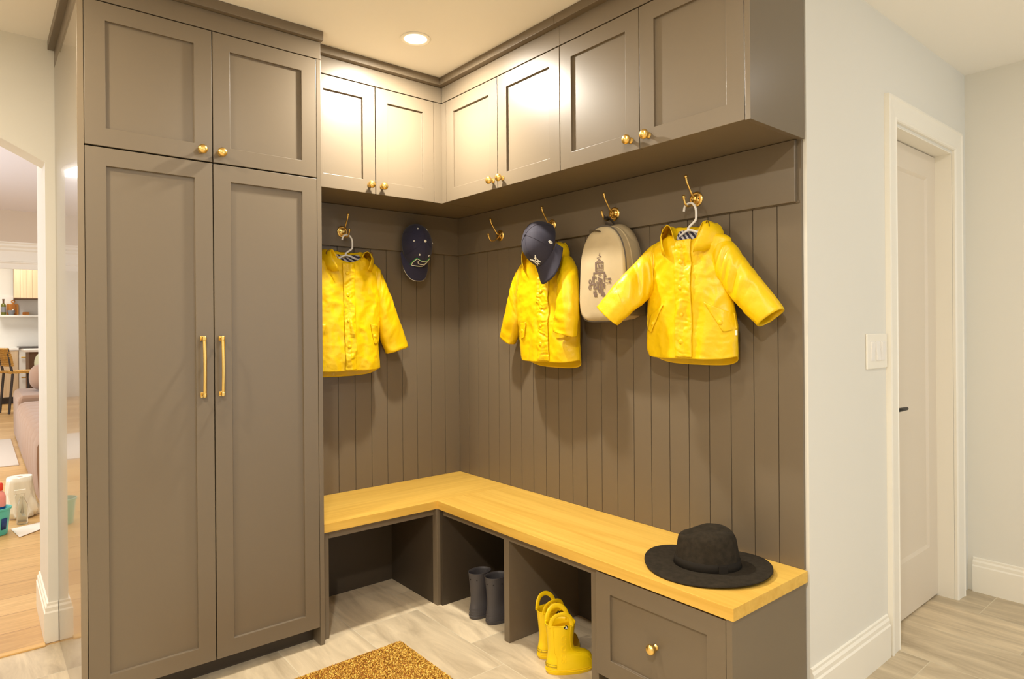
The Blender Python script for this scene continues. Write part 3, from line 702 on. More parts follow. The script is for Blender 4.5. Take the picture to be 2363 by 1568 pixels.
# ------------------------------------------------------------------ backpack
def backpack():
    Bp = thing('backpack', 'beige canvas child backpack with a brown robot print', 'backpack', (-.0005, -1.164, 1.268), -PI/2)
    # local x right, y into wall, z up (0 at the bag's bottom)
    W, Hh, D = .119, .372, .125
    def outline(k, n, s=1., grow=0.):
        # superelliptic arch on top, small rounded corners below
        a = 2*PI*k/n
        c, s_ = math.cos(a), math.sin(a)
        if s_ >= 0: x, z = W*sp(c, .86), Hh*.58+Hh*.42*sp(s_, .92)
        else: x, z = (W+.004*(-s_))*sp(c, .36), Hh*.58+Hh*.58*sp(s_, .36)
        zc = Hh*.5; x *= 1.05-.16*max(0, z/Hh-.12)
        return x*s, zc+(z-zc)*s
    n = 96
    def sec(d, s, dz=0.):
        out = []
        for k in range(n):
            x, z = outline(k, n, s); w = .004*NZ(Vector((x*14, d*20, z*12)))
            out.append((x*(1+w*3), -.012-d, z+dz+w))
        return out
    prof = [(0,.80,.004),(.004,.90,.004),(.014,.965,.004),(.03,.985,.003),(.05,.992,.002),(.075,1.,.0),(.098,1.,0),(.108,.995,0)]
    m = MB(); m.loft([sec(*p) for p in prof], True, True, False); m.build('body', CANVAS, Bp, True, world=False, ang=0)
    fp = lambda x, z: -.012-D-.010*max(0, 1-(x/W)**2)*max(0, 1-((z-Hh*.46)/(Hh*.56))**2)-.0025*NZ(Vector((x*16, z*16, 5)))
    m = MB(); rr = []
    for d, s in ((.108,.996),(.116,.99),(.122,.972),(.125,.93)):
        rr.append([(x, -.012-d, z) for x, z in (outline(k, n, s) for k in range(n))])
    for s in (.90,.8,.65,.5,.35,.2,.08,.001):
        rr.append([(x, fp(x, z)+.0015, z) for x, z in (outline(k, n, s) for k in range(n))])
    m.loft(rr, True); m.build('front_panel', CANVAS, Bp, True, world=False, ang=0)
    m = MB(); m.tube([(x, -.012-.113, z) for x, z in (outline(k % n, n, 1.006) for k in range(n+1))], .0028, 6, False); m.build('piping', CANVASG, Bp, True, world=False)
    m = MB(); m.tube([(x, -.012-.078, z) for x, z in (outline(k, n, 1.004) for k in range(-6, n//2+7))], [(.0035,.0012)]*(n//2+13), 6, False, flat=(0,1,0)); m.build('zipper', CANVAS, Bp, True, world=False)
    # seam where the back section bulges up, hang loop, grab handle, straps
    m = MB(); m.loft([[(x*.93, -.012-d, z*1.0+b) for x, z in (outline(k, n, 1.) for k in range(0, n//2+1))] for d, b in ((.006,.0),(.012,.012),(.03,.016),(.05,.012),(.062,.003))], False); m.build('back_section', CANVAS, Bp, True, world=False, ang=0)
    m = MB(); m.tube(cat([(-.008,-.030,.362),(-.020,-.045,.402),(-.033,-.056,.4165),(-.040,-.066,.4165),(-.028,-.078,.394),(.010,-.078,.372),(.040,-.080,.350)], 6), [(.015,.0018)]*37, 8, flat=(.5,.7,.5)); m.build('hang_loop', CANVASG, Bp, True, world=False)
    m = MB(); m.tube(cat([(-.062,-.120,.345),(-.044,-.142,.358),(-.02,-.148,.356),(.004,-.144,.350)], 6), [(.009,.002)]*19, 8, flat=(0,.3,1)); m.build('grab_handle', CANVASG, Bp, True, world=False)
    for sx in (-1, 1):
        m = MB(); m.grid(lambda u, v: (sx*(W*.985+.0045+.004*math.sin(PI*v)), -.016-.092*u, .02+.15*v), lin(0, 1, 8), lin(0, 1, 8)); pk = m.build('side_pocket', MESHF, Bp, True, solid=.002, world=False)
        MB().box(sx*(W*.99+.003)-.003, sx*(W*.99+.003)+.003, -.110, -.016, .166, .178).build('pocket_trim', CANVASG, pk, world=False)
    # robot print, laid on the front panel
    pr = MB()
    def patch(poly):
        c = (sum(p[0] for p in poly)/len(poly), sum(p[1] for p in poly)/len(poly))
        P3 = lambda x, z: (x, fp(x, z)-.0006, z)
        o = [P3(*p) for p in poly]+[P3(*c)]; k = len(poly); pr.add(o, [(i, (i+1) % k, k) for i in range(k)])
    S_ = .00017; SX_ = .00022                                      # metres per unit of the sketch
    cx0, cz0 = 570., 1250.
    def R2(x0, y0, x1, y1):
        f = lambda x, y: ((x-cx0)*SX_+.002, .097+(cz0-y)*S_)
        nx, ny = max(1, int(abs(x1-x0)/50)), max(1, int(abs(y1-y0)/50))
        for i in range(nx):
            for j in range(ny):
                a, b = x0+(x1-x0)*i/nx, x0+(x1-x0)*(i+1)/nx; c, d = y0+(y1-y0)*j/ny, y0+(y1-y0)*(j+1)/ny
                patch([f(a, c), f(b, c), f(b, d), f(a, d)])
    def line(pts, w):
        f = lambda x, y: ((x-cx0)*SX_+.002, .097+(cz0-y)*S_)
        for (a, b) in zip(pts, pts[1:]):
            d = Vector((b[0]-a[0], b[1]-a[1])); nn = Vector((-d.y, d.x)).normalized()*w/2
            patch([f(a[0]+nn.x, a[1]+nn.y), f(b[0]+nn.x, b[1]+nn.y), f(b[0]-nn.x, b[1]-nn.y), f(a[0]-nn.x, a[1]-nn.y)])
    def ell(cx, cy, rx, ry, w=None, n=20):
        pts = [(cx+rx*math.cos(2*PI*i/n), cy+ry*math.sin(2*PI*i/n)) for i in range(n+1)]
        if w: line(pts, w)
        else:
            f = lambda x, y: ((x-cx0)*SX_+.002, .097+(cz0-y)*S_); patch([f(*p) for p in pts[:-1]])
    line([(570,250),(545,315),(610,335),(500,365),(575,405)], 11)                       # aerial
    line([(500,455),(540,415),(565,412)], 22); line([(545,412),(590,418),(615,455)], 18)
    R2(460,455,498,672); R2(498,455,660,490); R2(645,490,660,660); R2(498,588,650,608); R2(498,655,650,672)    # head
    R2(530,515,562,575); R2(592,515,630,570); line([(545,588),(572,560),(600,588)], 12)
    for x in range(510, 640, 22): R2(x,625,x+10,648)
    R2(412,690,695,725); R2(412,725,440,1080); R2(668,725,695,930)                       # torso
    R2(440,800,455,830); R2(462,780,490,850); R2(385,780,412,830); R2(695,755,725,815)
    line([(400,830),(388,880),(398,920)], 18)
    line([(540,780),(560,745),(575,790),(600,745),(622,780)], 16); ell(582,870,52,42); ell(545,815,16,14); line([(520,800),(540,835)],14)
    R2(440,930,470,1000); R2(440,1040,520,1080); R2(480,905,520,925); line([(485,925),(478,1030),(512,1035),(508,930)], 12)
    ell(560,1040,26,130,30); ell(622,1035,20,125,22); R2(668,960,692,1080); ell(672,990,20,34,14)
    ell(326,900,30,50,20); ell(322,1030,28,48,20); R2(315,930,390,985); R2(390,945,412,975)   # winding key
    R2(715,850,735,880); R2(770,845,822,890); R2(735,855,770,870); R2(775,920,820,965); R2(715,940,760,960); # hand
    R2(445,1105,485,1150); R2(412,1125,440,1200); R2(430,1165,500,1255); ell(640,1200,46,52); R2(600,1200,690,1250)
    pr.build('robot_print', PRINT, Bp, False, world=False)
    return Bp
backpack()

# ------------------------------------------------------------------ felt hat on the bench
def hat():
    H = thing('fedora', 'black felt wide-brimmed hat resting on the oak bench', 'hat', (-.208, -1.678, ZB), math.atan2(-.80, .60))
    n = 96
    def crown_r(a, h):
        k = h/.118
        rx, ry = .103*(1-.15*k-.03*k*k), .089*(1-.15*k-.03*k*k)
        c, s_ = math.cos(a), math.sin(a)
        # front (-x) is pinched on both sides
        pin = .030*k**1.2*(math.exp(-((a-PI+.95)/.50)**2)+math.exp(-((a-PI-.95)/.50)**2))
        return rx*c*(1-pin*3), ry*s_*(1-pin*9)
    def A_(k): return 2*PI*k/n
    rings = []
    z0 = .010
    brim = []
    for t in lin(1, 0, 14):
        ring = []
        for k in range(n):
            a = A_(k); bx, by = crown_r(a, 0)
            ox, oy = .198*math.cos(a), .187*math.sin(a)
            up = .006*t*t+.007*t*t*math.cos(2*a+.6)+.003*math.sin(3*a)*t
            ring.append((bx+(ox-bx)*t, by+(oy-by)*t, z0*(1-t)+.0035*t+max(0, up)+.006*math.sin(PI*t)*.4))
        brim.append(ring)
    m = MB(); m.loft(brim); m.build('brim', FELT, H, True, solid=.0032, world=False, ang=0)
    rings = []
    for h in lin(0, .080, 14): rings.append([(*crown_r(A_(k), h), z0+h) for k in range(n)])
    for s, dz in ((.99,.007),(.965,.014),(.92,.022),(.85,.029),(.76,.034),(.64,.037),(.5,.0385),(.36,.039),(.2,.039),(.05,.039)):
        r = []
        for k in range(n):
            x, y = crown_r(A_(k), .080+dz*.6); x *= s; y *= s
            crease = .024*math.exp(-(y/.020)**2)*min(1, max(0, 1-(x/.088)**4))*min(1, max(0,(1-s)/.25))
            tilt = -.010*(x < 0)*(-x/.09)+.006*(x/.09)
            r.append((x, y, z0+.080+dz-crease+tilt*min(1,(1-s)*6)))
        rings.append(r)
    m = MB(); m.loft(rings, True, False, True); m.build('crown', FELT, H, True, world=False, ang=0)
    m = MB(); m.loft([[(x*(1+e/.1), y*(1+e/.09), z0+h) for x, y in (crown_r(A_(k), h) for k in range(n))] for h, e in ((.0005,.0012),(.001,.0026),(.026,.0026),(.0265,.0008))], True); bd = m.build('hat_band', FELTB, H, True, world=False, ang=0)
    a0 = -PI/2+.42
    f = lambda u, v, e: (lambda p: (p[0]*(1+e/.1), p[1]*(1+e/.09), z0+v))(crown_r(a0+u, v))
    m = MB(); m.loft([[f(u, v, .0065) for v in (.002,.024)]+[f(u, v, .0018) for v in (.024,.002)] for u in lin(-.14, .14, 6)], True, True, True)
    m.build('bow', FELTB, bd, False, world=False)
    return H
hat()

# ------------------------------------------------------------------ boots
def boot_shape(F, L=1., H=1., e=0.):
    lv = [(0,-.046,.112,.0340,.4),(.010,-.051,.120,.0372,.4),(.022,-.0515,.1215,.0378,.36),(.034,-.0505,.120,.0372,.32),(.045,-.049,.116,.0362,.3),(.056,-.0475,.113,.0352,.26),(.066,-.046,.107,.0340,.22),(.0735,-.0450,.095,.0325,.18),(.079,-.0445,.074,.0312,.1),(.085,-.044,.059,.0304,.06),(.093,-.044,.0505,.0302,.03),(.104,-.0440,.0465,.0304,0),(.125,-.0455,.0465,.0325,0),(.15,-.0475,.0485,.035,0),(.175,-.050,.051,.0375,0),(.195,-.052,.053,.0392,0),(.2,-.0525,.0535,.0396,0)]
    zs = [l[0] for l in lv]
    out = []
    def ring(z, ex=0.):
        xb, xf, w, k = [float(np.interp(z, zs, [l[i] for l in lv])) for i in (1,2,3,4)]
        r = []
        for j in range(48):
            a = 2*PI*j/48; c, s_ = math.cos(a), math.sin(a)
            x = (xb+xf)/2*L+((xf-xb)/2*L+ex)*sp(c, .9)
            wid = w+ex
            if c < 0: wid *= 1-.10*k*(-c)
            r.append(F(x, wid*sp(s_, .86 if z < .06 else .95)*(1+.10*k*max(0, c)*(1-c)), z*H))
        return r
    return ring
def boot(label, grp, base, rot, m_, kind, L=1., H=1., sx=1.):
    Bt = thing('rain_boot', label, 'boot', base, rot, grp)
    F = lambda x, y, z: (x*sx, y*sx, z)
    ring = boot_shape(F, L, H)
    zz = [0,.003,.008,.014,.022,.03,.038,.045,.05,.055,.06,.064,.067,.070,.0725,.075,.0775,.080,.083,.086,.09,.098,.108,.12,.135,.15,.165,.18,.192,.197]
    R_ = [ring(z, -.003 if z == 0 else 0) for z in zz]+[ring(.1995, .0016), ring(.2005, 0), ring(.1995, -.0028)]+[ring(z, -.0036) for z in (.19,.17,.15,.12,.10,.085,.07,.05)]
    m = MB(); m.loft(R_, True, True, True); m.build('upper', m_, Bt, True, world=False, ang=0)
    S_ = [ring(z, .0025) for z in (.0,.006,.0135)]+[ring(.0145, .001), ring(.0148, -.002)]
    m = MB(); m.loft(S_, True, True, False)
    m.build('sole', m_, Bt, True, world=False, ang=40)
    def band(z, r_=.0012):
        rr = ring(z, .0006); return rr+[rr[0]]
    m = MB(); 
    if kind == 'grey':
        for z in (.022,.036,.046): m.tube(band(z), .0009, 5, False)
        m.build('ridge', m_, Bt, True, world=False)
        for j in range(0, 48, 6):
            p = Vector(ring(.172, .0003)[j]); q = Vector(ring(.172, -.004)[j]); d = (p-q).normalized()
            MB().tube([p-d*.001, p+d*.0006], .0028, 10).build('vent_hole', DARK, Bt, True, world=False)
    else:
        m.tube(band(.020), .0009, 5, False)
        for sy in (-1, 1):
            # welt lines up the shaft
            idx = [8+0, 17] if sy > 0 else [48-8, 48-17]
            for jj, bend in ((idx[0], -3), (idx[1], 0)):
                pts = []
                for z in lin(.022, .196, 26):
                    t = (z-.022)/.174; j = (jj+sy*(-1)*bend*0+ (sy*(-5*(1-t)**2) if bend else 0)); j0 = int(math.floor(j)) % 48; fr = j-math.floor(j)
                    r0 = ring(z, .0004); pts.append(Vector(r0[j0]).lerp(Vector(r0[(j0+1) % 48]), fr))
                m.tube(pts, .0009, 5)
        m.build('welt', m_, Bt, True, world=False)
        for sy in (-1, 1):
            top = 1.
            pts = []
            for t in lin(0, 1, 25):
                a = PI*t
                x = -.003-.037*math.cos(a); z = .192*H+.050*math.sin(a)**.8
                yw = (.0375+ .001)*math.sqrt(max(0, 1-((x)/.0535)**2)); yb = yw*(1-.0*math.sin(a))
                pts.append(F(x*L, sy*(max(yb, .022)), z))
            MB().tube(pts, [(.0082, .0024)]*25, 10, True).build('handle', m_, Bt, True, world=False)
    if kind == 'yellow':
        # side lettering, round badge, heel badges
        def side_y(x, z):
            r0 = ring(z/H, .0); best = 0
            c = sorted([(abs(p[0]-x*sx), p[1]*sx) for p in r0 if p[1]*sx < 0])[:2]
            return sum(b for a, b in c)/2
        cu = bpy.data.curves.new('lettering', 'FONT'); cu.body = 'crocs'; cu.size = .050; cu.align_x = 'CENTER'; cu.align_y = 'CENTER'; cu.extrude = .0011; cu.resolution_u = 3; cu.space_character = 1.08
        ob = bpy.data.objects.new('lettering', cu); COL.objects.link(ob)
        bpy.context.view_layer.update()
        me0 = bpy.data.meshes.new_from_object(ob.evaluated_get(bpy.context.evaluated_depsgraph_get()))
        vs = []
        for v in me0.vertices:
            x = .008+v.co.y*.9; z = .092-v.co.x*.86
            vs.append((x*1.0*sx, side_y(x, z)*sx-.0004*sx-v.co.z*sx, z))
        fs = [tuple(p.vertices) for p in me0.polygons]
        bpy.data.objects.remove(ob); bpy.data.curves.remove(cu); bpy.data.meshes.remove(me0)
        m = MB().add(vs, fs); m.build('side_lettering', m_, Bt, False, world=False)
        y0 = side_y(.012, .172)
        Fs = lambda u, v, w: ((.012+u)*sx, (y0-.0003-w)*sx, .172+v)
        bg = MB().lathe([(.0001,.0016),(.0068,.0015),(.0075,.0008),(.0075,-.002)], None, Fs, 24).build('badge', BLACK, Bt, True, world=False)
        MB().prism([(-.0042,-.0040),(-.0016,-.0040),(0,-.001),(.0016,-.0040),(.0042,-.0040),(.0011,.0050),(-.0011,.0050)], Fs, .0014, .0021).build('badge_emblem', WHITET, bg, world=False)
        # heel tag
        m = MB(); rr = ring(.030, .0008); r2 = ring(.040, .0008); js = [24+d for d in (-7,-5,-3,-1,1,3,5,7)]
        m.loft([[rr[j], r2[j]] for j in js], False); ht = m.build('heel_tag', YELR, Bt, True, solid=.0012, world=False)
        m = MB(); fr = [rr[j] for j in js]+[r2[j] for j in reversed(js)]; fr = [Vector(p)+Vector((-.0008*sx, 0, 0)) for p in fr+[fr[0]]]; m.tube(fr, .0008, 5, False)
        for q in range(5):
            a, b = Vector(rr[js[1+q]]), Vector(r2[js[1+q]]); mid = a.lerp(b, .5)+Vector((-.001*sx, 0, 0)); m.tube([mid+Vector((0, .002*math.cos(k*PI/3), .0026*math.sin(k*PI/3))) for k in range(6 if q != 2 else 7)], .0006, 5, False)
        m.build('heel_lettering', RUBBERG, ht, True, world=False)
    return Bt
boot('grey child rain boot with punched holes, farther from the divider', 'grey rain boots', (-.345, -.634, 0), .04, GREYR, 'grey', 1., .98)
boot('grey child rain boot with punched holes, half hidden by the divider', 'grey rain boots', (-.322, -.722, 0), .0, GREYR, 'grey', 1., .98)
boot('yellow child rain boot with loop handles, standing in front', 'yellow rain boots', (-.392, -1.184, 0), -.50, YELR, 'yellow', 1.04, .89)
boot('yellow child rain boot with loop handles, partly behind the other', 'yellow rain boots', (-.342, -1.078, 0), -.22, YELR, 'yellow', 1.04, .89)

# ------------------------------------------------------------------ door mat
DM = thing('door_mat', 'golden brown coir mat on the grey tile floor', 'mat', (-1.10, -.85, 0))
mx0, mx1, my0, my1 = -1.50, -.728, -1.10, -.622
def rrect(x0, x1, y0, y1, r, n=6):
    o = []
    for cx, cy, a0 in ((x1-r,y1-r,0),(x0+r,y1-r,PI/2),(x0+r,y0+r,PI),(x1-r,y0+r,1.5*PI)):
        o += [(cx+r*math.cos(a0+PI/2*k/n), cy+r*math.sin(a0+PI/2*k/n)) for k in range(n+1)]
    return o
MB().prism(rrect(mx0, mx1, my0, my1, .018), lambda u, v, w: (u, v, w), .0003, .007).build('backing', mat('mat_backing', s2l(150, 92, 24), .8), DM)
rnd = random.Random(5); m = MB()
for i in range(16000):
    x = mx1-.004-abs(rnd.random()**1.25)*(mx1-mx0-.008); y = my1-.004-rnd.random()*(my1-my0-.008)
    if (mx1-x) < .018 and (my1-y) < .018 and math.hypot(.018-(mx1-x), .018-(my1-y)) > .016: continue
    a = rnd.random()*2*PI; l = .003+rnd.random()*.0045; h = .0085+rnd.random()*.005; w = .0011
    dx, dy = math.cos(a)*l, math.sin(a)*l; px, py = -math.sin(a)*w, math.cos(a)*w
    P_ = [(x-dx-px, y-dy-py, .006),(x-dx+px, y-dy+py, .006),(x+px, y+py, h),(x-px, y-py, h),(x+dx+px*.6, y+dy+py*.6, h-.003),(x+dx-px*.6, y+dy-py*.6, h-.003)]
    m.add(P_, [(0,1,2,3),(3,2,4,5)])
pile = m.build('pile', COIR, DM, world=True); pile['kind'] = 'stuff'

# ------------------------------------------------------------------ switch plate, recessed light
SW = thing('light_switch', 'white triple rocker light switch beside the white door', 'switch', (.532, YW, 1.149))
FW = lambda u, v, w: (.532+u, YW-w, 1.149+v)
MB().fbox(FW, -.089, .089, -.064, .064, .0002, .007).build('plate', TRIM, SW, bevel=.003)
for i, sx in enumerate((-.046, 0, .046)):
    MB().fbox(FW, sx-.0185, sx+.0185, -.036, .036, .007, .0085).build('rocker_frame', WHITEP, SW, bevel=.001)
    m = MB(); t = 1 if i != 1 else -1
    P_ = [(-.0155,-.033,.0086),(.0155,-.033,.0086),(.0155,.033,.0086),(-.0155,.033,.0086),(-.0155,-.033,.0115-.002*t),(.0155,-.033,.0115-.002*t),(.0155,.033,.0115+.002*t),(-.0155,.033,.0115+.002*t)]
    m.add([FW(sx+a, b, c) for a, b, c in P_], [(0,3,2,1),(4,5,6,7),(0,1,5,4),(1,2,6,5),(2,3,7,6),(3,0,4,7)]); m.build('rocker', WHITEP, SW, bevel=.0006)
DLX, DLY = -.646, -.636
DL = thing('recessed_light', 'round recessed ceiling light, switched on', 'light', (DLX, DLY, ZC))
MB().lathe([(.046,-.0002),(.060,-.0005),(.061,-.004),(.056,-.007),(.046,-.005)], (DLX, DLY, ZC), None, 40, False).build('trim_ring', TRIM, DL, True)
MB().lathe([(.0001,-.003),(.044,-.003),(.0458,-.0012)], (DLX, DLY, ZC), None, 40).build('lens', mat('lit_lens', (1, .95, .85), .5, emit=((1., .86, .62), 26.)), DL, True)

# ------------------------------------------------------------------ kitchen and living room beyond the arch
struct(MB().box(-4.2, 1.0, .445, 12.5, 3.017, 3.1).build('ceiling_kitchen', mat('living_ceiling', s2l(236, 232, 236), .8)))
struct(MB().box(-4.2, 1.0, 12.0, 12.1, 0, 3.017).build('wall_kitchen', WALL))
struct(MB().box(-4.3, -4.2, .30, 12.1, 0, 3.017).build('wall_living_left', WALL))
struct(MB().box(1.0, 1.1, .445, 12.1, 0, 3.017).build('wall_living_right', WALL))
m = MB()
m.box(-4.2, 1.0, 9.0, 9.15, 2.56, 3.017)
struct(m.build('wall_kitchen_header', mat('header_paint', s2l(214, 198, 178), .6)))
m = MB(); bp_ = [(0, 2.17), (.03, 2.17), (.03, 2.25), (.045, 2.26), (.045, 2.275), (.025, 2.285), (.025, 2.43), (.05, 2.45), (.05, 2.475), (.08, 2.50), (.08, 2.53), (.10, 2.545), (.10, 2.56), (0, 2.56)]
m.loft([[(x, 9.15-w-.05, z) for w, z in bp_] for x in (-4.2, 1.0)], True, True, True)
struct(m.build('trim_4', TRIM))
BY = 11.99
Kc = thing('kitchen_counter', 'pale oak base cabinet with white worktop in the kitchen behind the arch', 'cabinet', (-1.9, 11.6, 0))
MB().box(-2.6, -1.452, 11.3, BY, .1, .925).build('body', LOAK, Kc)
MB().box(-2.6, -1.452, 11.35, BY, 0, .1).build('toe_kick', BLKWOOD, Kc)
MB().box(-2.6, -1.452, 11.27, BY, .926, .965).build('worktop', STONE, Kc, bevel=.003)
for a, b in ((-2.59, -2.03), (-2.02, -1.46)): MB().box(a, b, 11.28, 11.299, .11, .91).build('door', LOAK, Kc, bevel=.002)
Rg = thing('range', 'white range with dark cooktop on the kitchen back wall', 'range', (-1.15, 11.6, 0))
MB().box(-1.45, -.85, 11.3, BY, 0, .955).build('body', TRIM, Rg)
MB().box(-1.45, -.85, 11.27, 11.97, .956, .985).build('cooktop', STEEL, Rg, bevel=.003)
for z in (.80, .45): MB().tube([(-1.42, 11.27, z), (-.88, 11.27, z)], .012, 8).build('handle', BRASS, Rg)
struct(MB().box(-2.6, -.2, 11.975, 11.999, .966, 1.9).build('wall_kitchen_backsplash', STONE))
Hd = thing('range_hood', 'pale wooden slatted range hood in the kitchen', 'hood', (-1.2, 11.7, 1.84))
m = MB()
for i in range(8): m.box(-1.50+i*.085, -1.50+i*.085+.082, 11.45, 11.97, 1.85, 2.6)
m.box(-1.498, -.83, 11.46, 11.97, 1.86, 2.6); m.build('hood_body', LOAK, Hd)
MB().box(-1.50, -.82, 11.45, 11.97, 1.835, 1.85).build('underside', DKWOOD, Hd)
Sh = tag(MB().box(-1.70, -.6, 11.72, 11.974, 1.52, 1.55).build('stone_shelf', STONE, bevel=.003), 'white stone ledge shelf on the kitchen backsplash', 'shelf')
Ob = thing('oil_bottle', 'olive green bottle with brown neck on the kitchen shelf', 'bottle', (-1.645, 11.80, 1.551))
MB().lathe([(.001,0),(.034,.002),(.036,.02),(.036,.17),(.03,.195),(.014,.21),(.012,.22)], (-1.645, 11.80, 1.551), None, 20).build('glass', OLIVE, Ob, True)
MB().lathe([(.013,.205),(.014,.21),(.014,.262),(.017,.265),(.017,.285),(.001,.286)], (-1.645, 11.80, 1.551), None, 16).build('neck', DKWOOD, Ob, True)
MB().lathe([(.0364,.05),(.0366,.055),(.0366,.14),(.0364,.145)], (-1.645, 11.80, 1.551), None, 20).build('bottle_label', GREYC, Ob, True)
Cb = thing('cutting_board', 'wide orange-brown cutting board leaning on the kitchen backsplash', 'cutting board', (-1.51, 11.93, 1.551))
MB().prism(rrect(-1.60, -1.425, 1.552, 1.755, .02), FL, -11.955, -11.93).build('board', BOARDW, Cb, bevel=.002)
Pb = thing('cutting_board', 'paddle-shaped wooden board with a ring handle on the kitchen shelf', 'cutting board', (-1.50, 11.89, 1.551))
MB().prism(rrect(-1.545, -1.465, 1.552, 1.745, .02), FL, -11.925, -11.905).build('board', oak('board_dark', 'z', (190, 118, 44), (150, 88, 28), .5), Pb, bevel=.002)
m = MB(); m.tube([(-1.503, 11.915, 1.742), (-1.503, 11.915, 1.775)], .012, 10); m.tube([(-1.503+.022*math.cos(k*PI/9), 11.915, 1.797+.022*math.sin(k*PI/9)) for k in range(19)], .010, 8, False); m.build('ring_handle', BOARDW, Pb, True)
Bo = thing('bowl', 'small grey mortar bowl with a pestle on the kitchen shelf', 'bowl', (-1.535, 11.80, 1.551))
MB().lathe([(.001,0),(.03,.001),(.034,.01),(.055,.05),(.058,.085),(.052,.085),(.04,.04),(.001,.02)], (-1.535, 11.80, 1.551), None, 24).build('mortar', GREYC, Bo, True)
MB().tube([(-1.545, 11.80, 1.59), (-1.50, 11.80, 1.655)], [.009, .012], 10).build('pestle', TRIM, Bo, True)
tag(MB().prism(rrect(-1.372, -1.275, 1.5505, 1.607, .012), FL, -11.88, -11.80).build('wooden_box', BOARDW, bevel=.003), 'small orange wooden box alone on the kitchen shelf', 'box')
Is = thing('kitchen_island', 'kitchen island with white worktop and dark wooden base', 'island', (-1.0, 10.5, 0))
MB().box(-1.37, -.3, 10.1, 11.0, 0, .92).build('base', DKWOOD, Is)
MB().box(-1.43, -.25, 10.0, 11.05, .921, .958).build('worktop', STONE, Is, bevel=.003)
# woven counter stool, seen from behind its left side
St = thing('counter_stool', 'black counter stool with woven rattan back and seat in the kitchen', 'stool', (-1.505, 9.75, 0), .30)
m_ = lambda pts, r: MB().tube(pts, r, 8)
for x, y in ((-.15, -.17), (-.15, .17), (.17, -.17), (.17, .17)):
    if x < 0: m_([(x-.05, y, 0), (x, y, .60), (x-.02, y, .70), (x-.06, y, .98)], .018).build('leg', BLKWOOD, St, True, world=False)
    else: m_([(x+.02, y, 0), (x, y, .60)], .018).build('leg', BLKWOOD, St, True, world=False)
m = MB(); m.tube([(-.185,-.17,.22),(.185,-.17,.22)], .011, 8); m.tube([(-.185,.17,.22),(.185,.17,.22)], .011, 8); m.tube([(.18,-.17,.28),(.18,.17,.28)], .011, 8); m.build('stretcher', BLKWOOD, St, True, world=False)
m = MB()
for i in range(11): m.tube([(-.175+.035*i, y, .628+.006*math.cos(y*9)) for y in lin(-.19, .19, 7)], .021, 8)
m.build('seat', RATTAN, St, True, world=False)
m = MB()
for i in range(10):
    v = (i+.5)/10; m.tube([(-.155-.02*v-.045*v*v-.035*math.sin(PI*u), -.185+.37*u, .72+.28*v) for u in lin(0, 1, 9)], [(.024, .017)]*9, 8)
m.build('backrest', RATTAN, St, True, world=False)
# sofa with channel-tufted side
So = thing('sofa', 'dusty pink channel-tufted sofa seen end-on through the arch', 'sofa', (-1.2, 4.8, 0))
n = 22; m = MB(); rows = []
prof = [(.01, .02), (-.004, .06), (-.016, .30), (-.012, .42), (.012, .475), (.05, .495), (.3, .50), (.85, .50), (.86, .02)]
ys = lin(2.85, 5.75, 20*6+1)
m.loft([[(-1.675+a-(.012*abs(math.sin((y-2.85)/2.9*10*PI))**.6 if a < .04 else 0), y, z+(.008*abs(math.sin((y-2.85)/2.9*10*PI))**.6 if a > .01 and z > .4 else 0)) for a, z in prof] for y in ys], True, True, True)
m.build('seat_section', SOFA, So, True, ang=50)
prof2 = [(0, .02), (-.01, .05), (-.012, .50), (.0, .548), (.03, .562), (.80, .562), (.86, .54), (.86, .02)]
m = MB(); m.loft([[(-1.672+a, y, z) for a, z in prof2] for y in (5.79, 6.9)], True, True, True); m.build('arm', SOFA, So, False, bevel=.03)
def pillow(name, label, c, sx, sy, sz, m_, tilt):
    m = MB(); R = Matrix.Rotation(tilt, 3, 'Y')
    def P(u, v):
        a, b = 2*PI*u, PI*v-PI/2
        p = R @ Vector((sx*sp(math.cos(b), .8)*sp(math.cos(a), .8)*.5, sy*sp(math.cos(b), .7)*sp(math.sin(a), .7), sz*sp(math.sin(b), .8)))
        return (c[0]+p.x, c[1]+p.y, c[2]+p.z)
    m.grid(P, lin(0, 1, 33), lin(0, 1, 17)); return tag(m.build(name, m_, None, True, ang=0, weld=True), label, 'cushion', 'sofa cushions')
pillow('cushion', 'round dusty pink cushion on the sofa arm', (-1.40, 6.35, .722), .32, .17, .155, SOFA, .0)
pillow('cushion', 'sage green cushion behind the pink one on the sofa', (-1.33, 6.72, .80), .30, .14, .22, PILLG, -.2)
tag(MB().prism([(-3.6, 4.7), (-1.72, 4.7), (-1.72, 6.6), (-3.6, 6.6)], lambda u, v, w: (u, v, w), .0, .008).build('area_rug', mat('rug_wool', s2l(206, 194, 178), .95)), 'pale cream rug on the oak floor beside the sofa', 'rug')
# cleaning things on the floor by the arch
Bk = thing('bucket', 'teal plastic bucket on the oak floor just inside the arch', 'bucket', (-1.936, 2.2, 0))
MB().lathe([(.001,0),(.058,.0),(.061,.004),(.076,.150),(.082,.153),(.083,.165),(.078,.166),(.073,.15),(.057,.008),(.001,.006)], (-1.936, 2.2, 0), None, 32).build('tub', TEAL, Bk, True)
MB().grid(lambda u, v: (-1.936+(.0645+.010*v)*math.cos(-1.15+.5*u), 2.2+(.0645+.010*v)*math.sin(-1.15+.5*u), .035+.07*v), lin(0, 1, 6), lin(0, 1, 3)).build('print', BLUEP, Bk, True, solid=.001)
Db = thing('detergent_bottle', 'clear bottle with red cap and blue liquid standing in the teal bucket', 'bottle', (-1.917, 2.2, .007))
MB().lathe([(.001,0),(.030,.001),(.032,.01),(.034,.17),(.034,.20)], (-1.917, 2.2, .007), None, 24).build('liquid', BLUEL, Db, True)
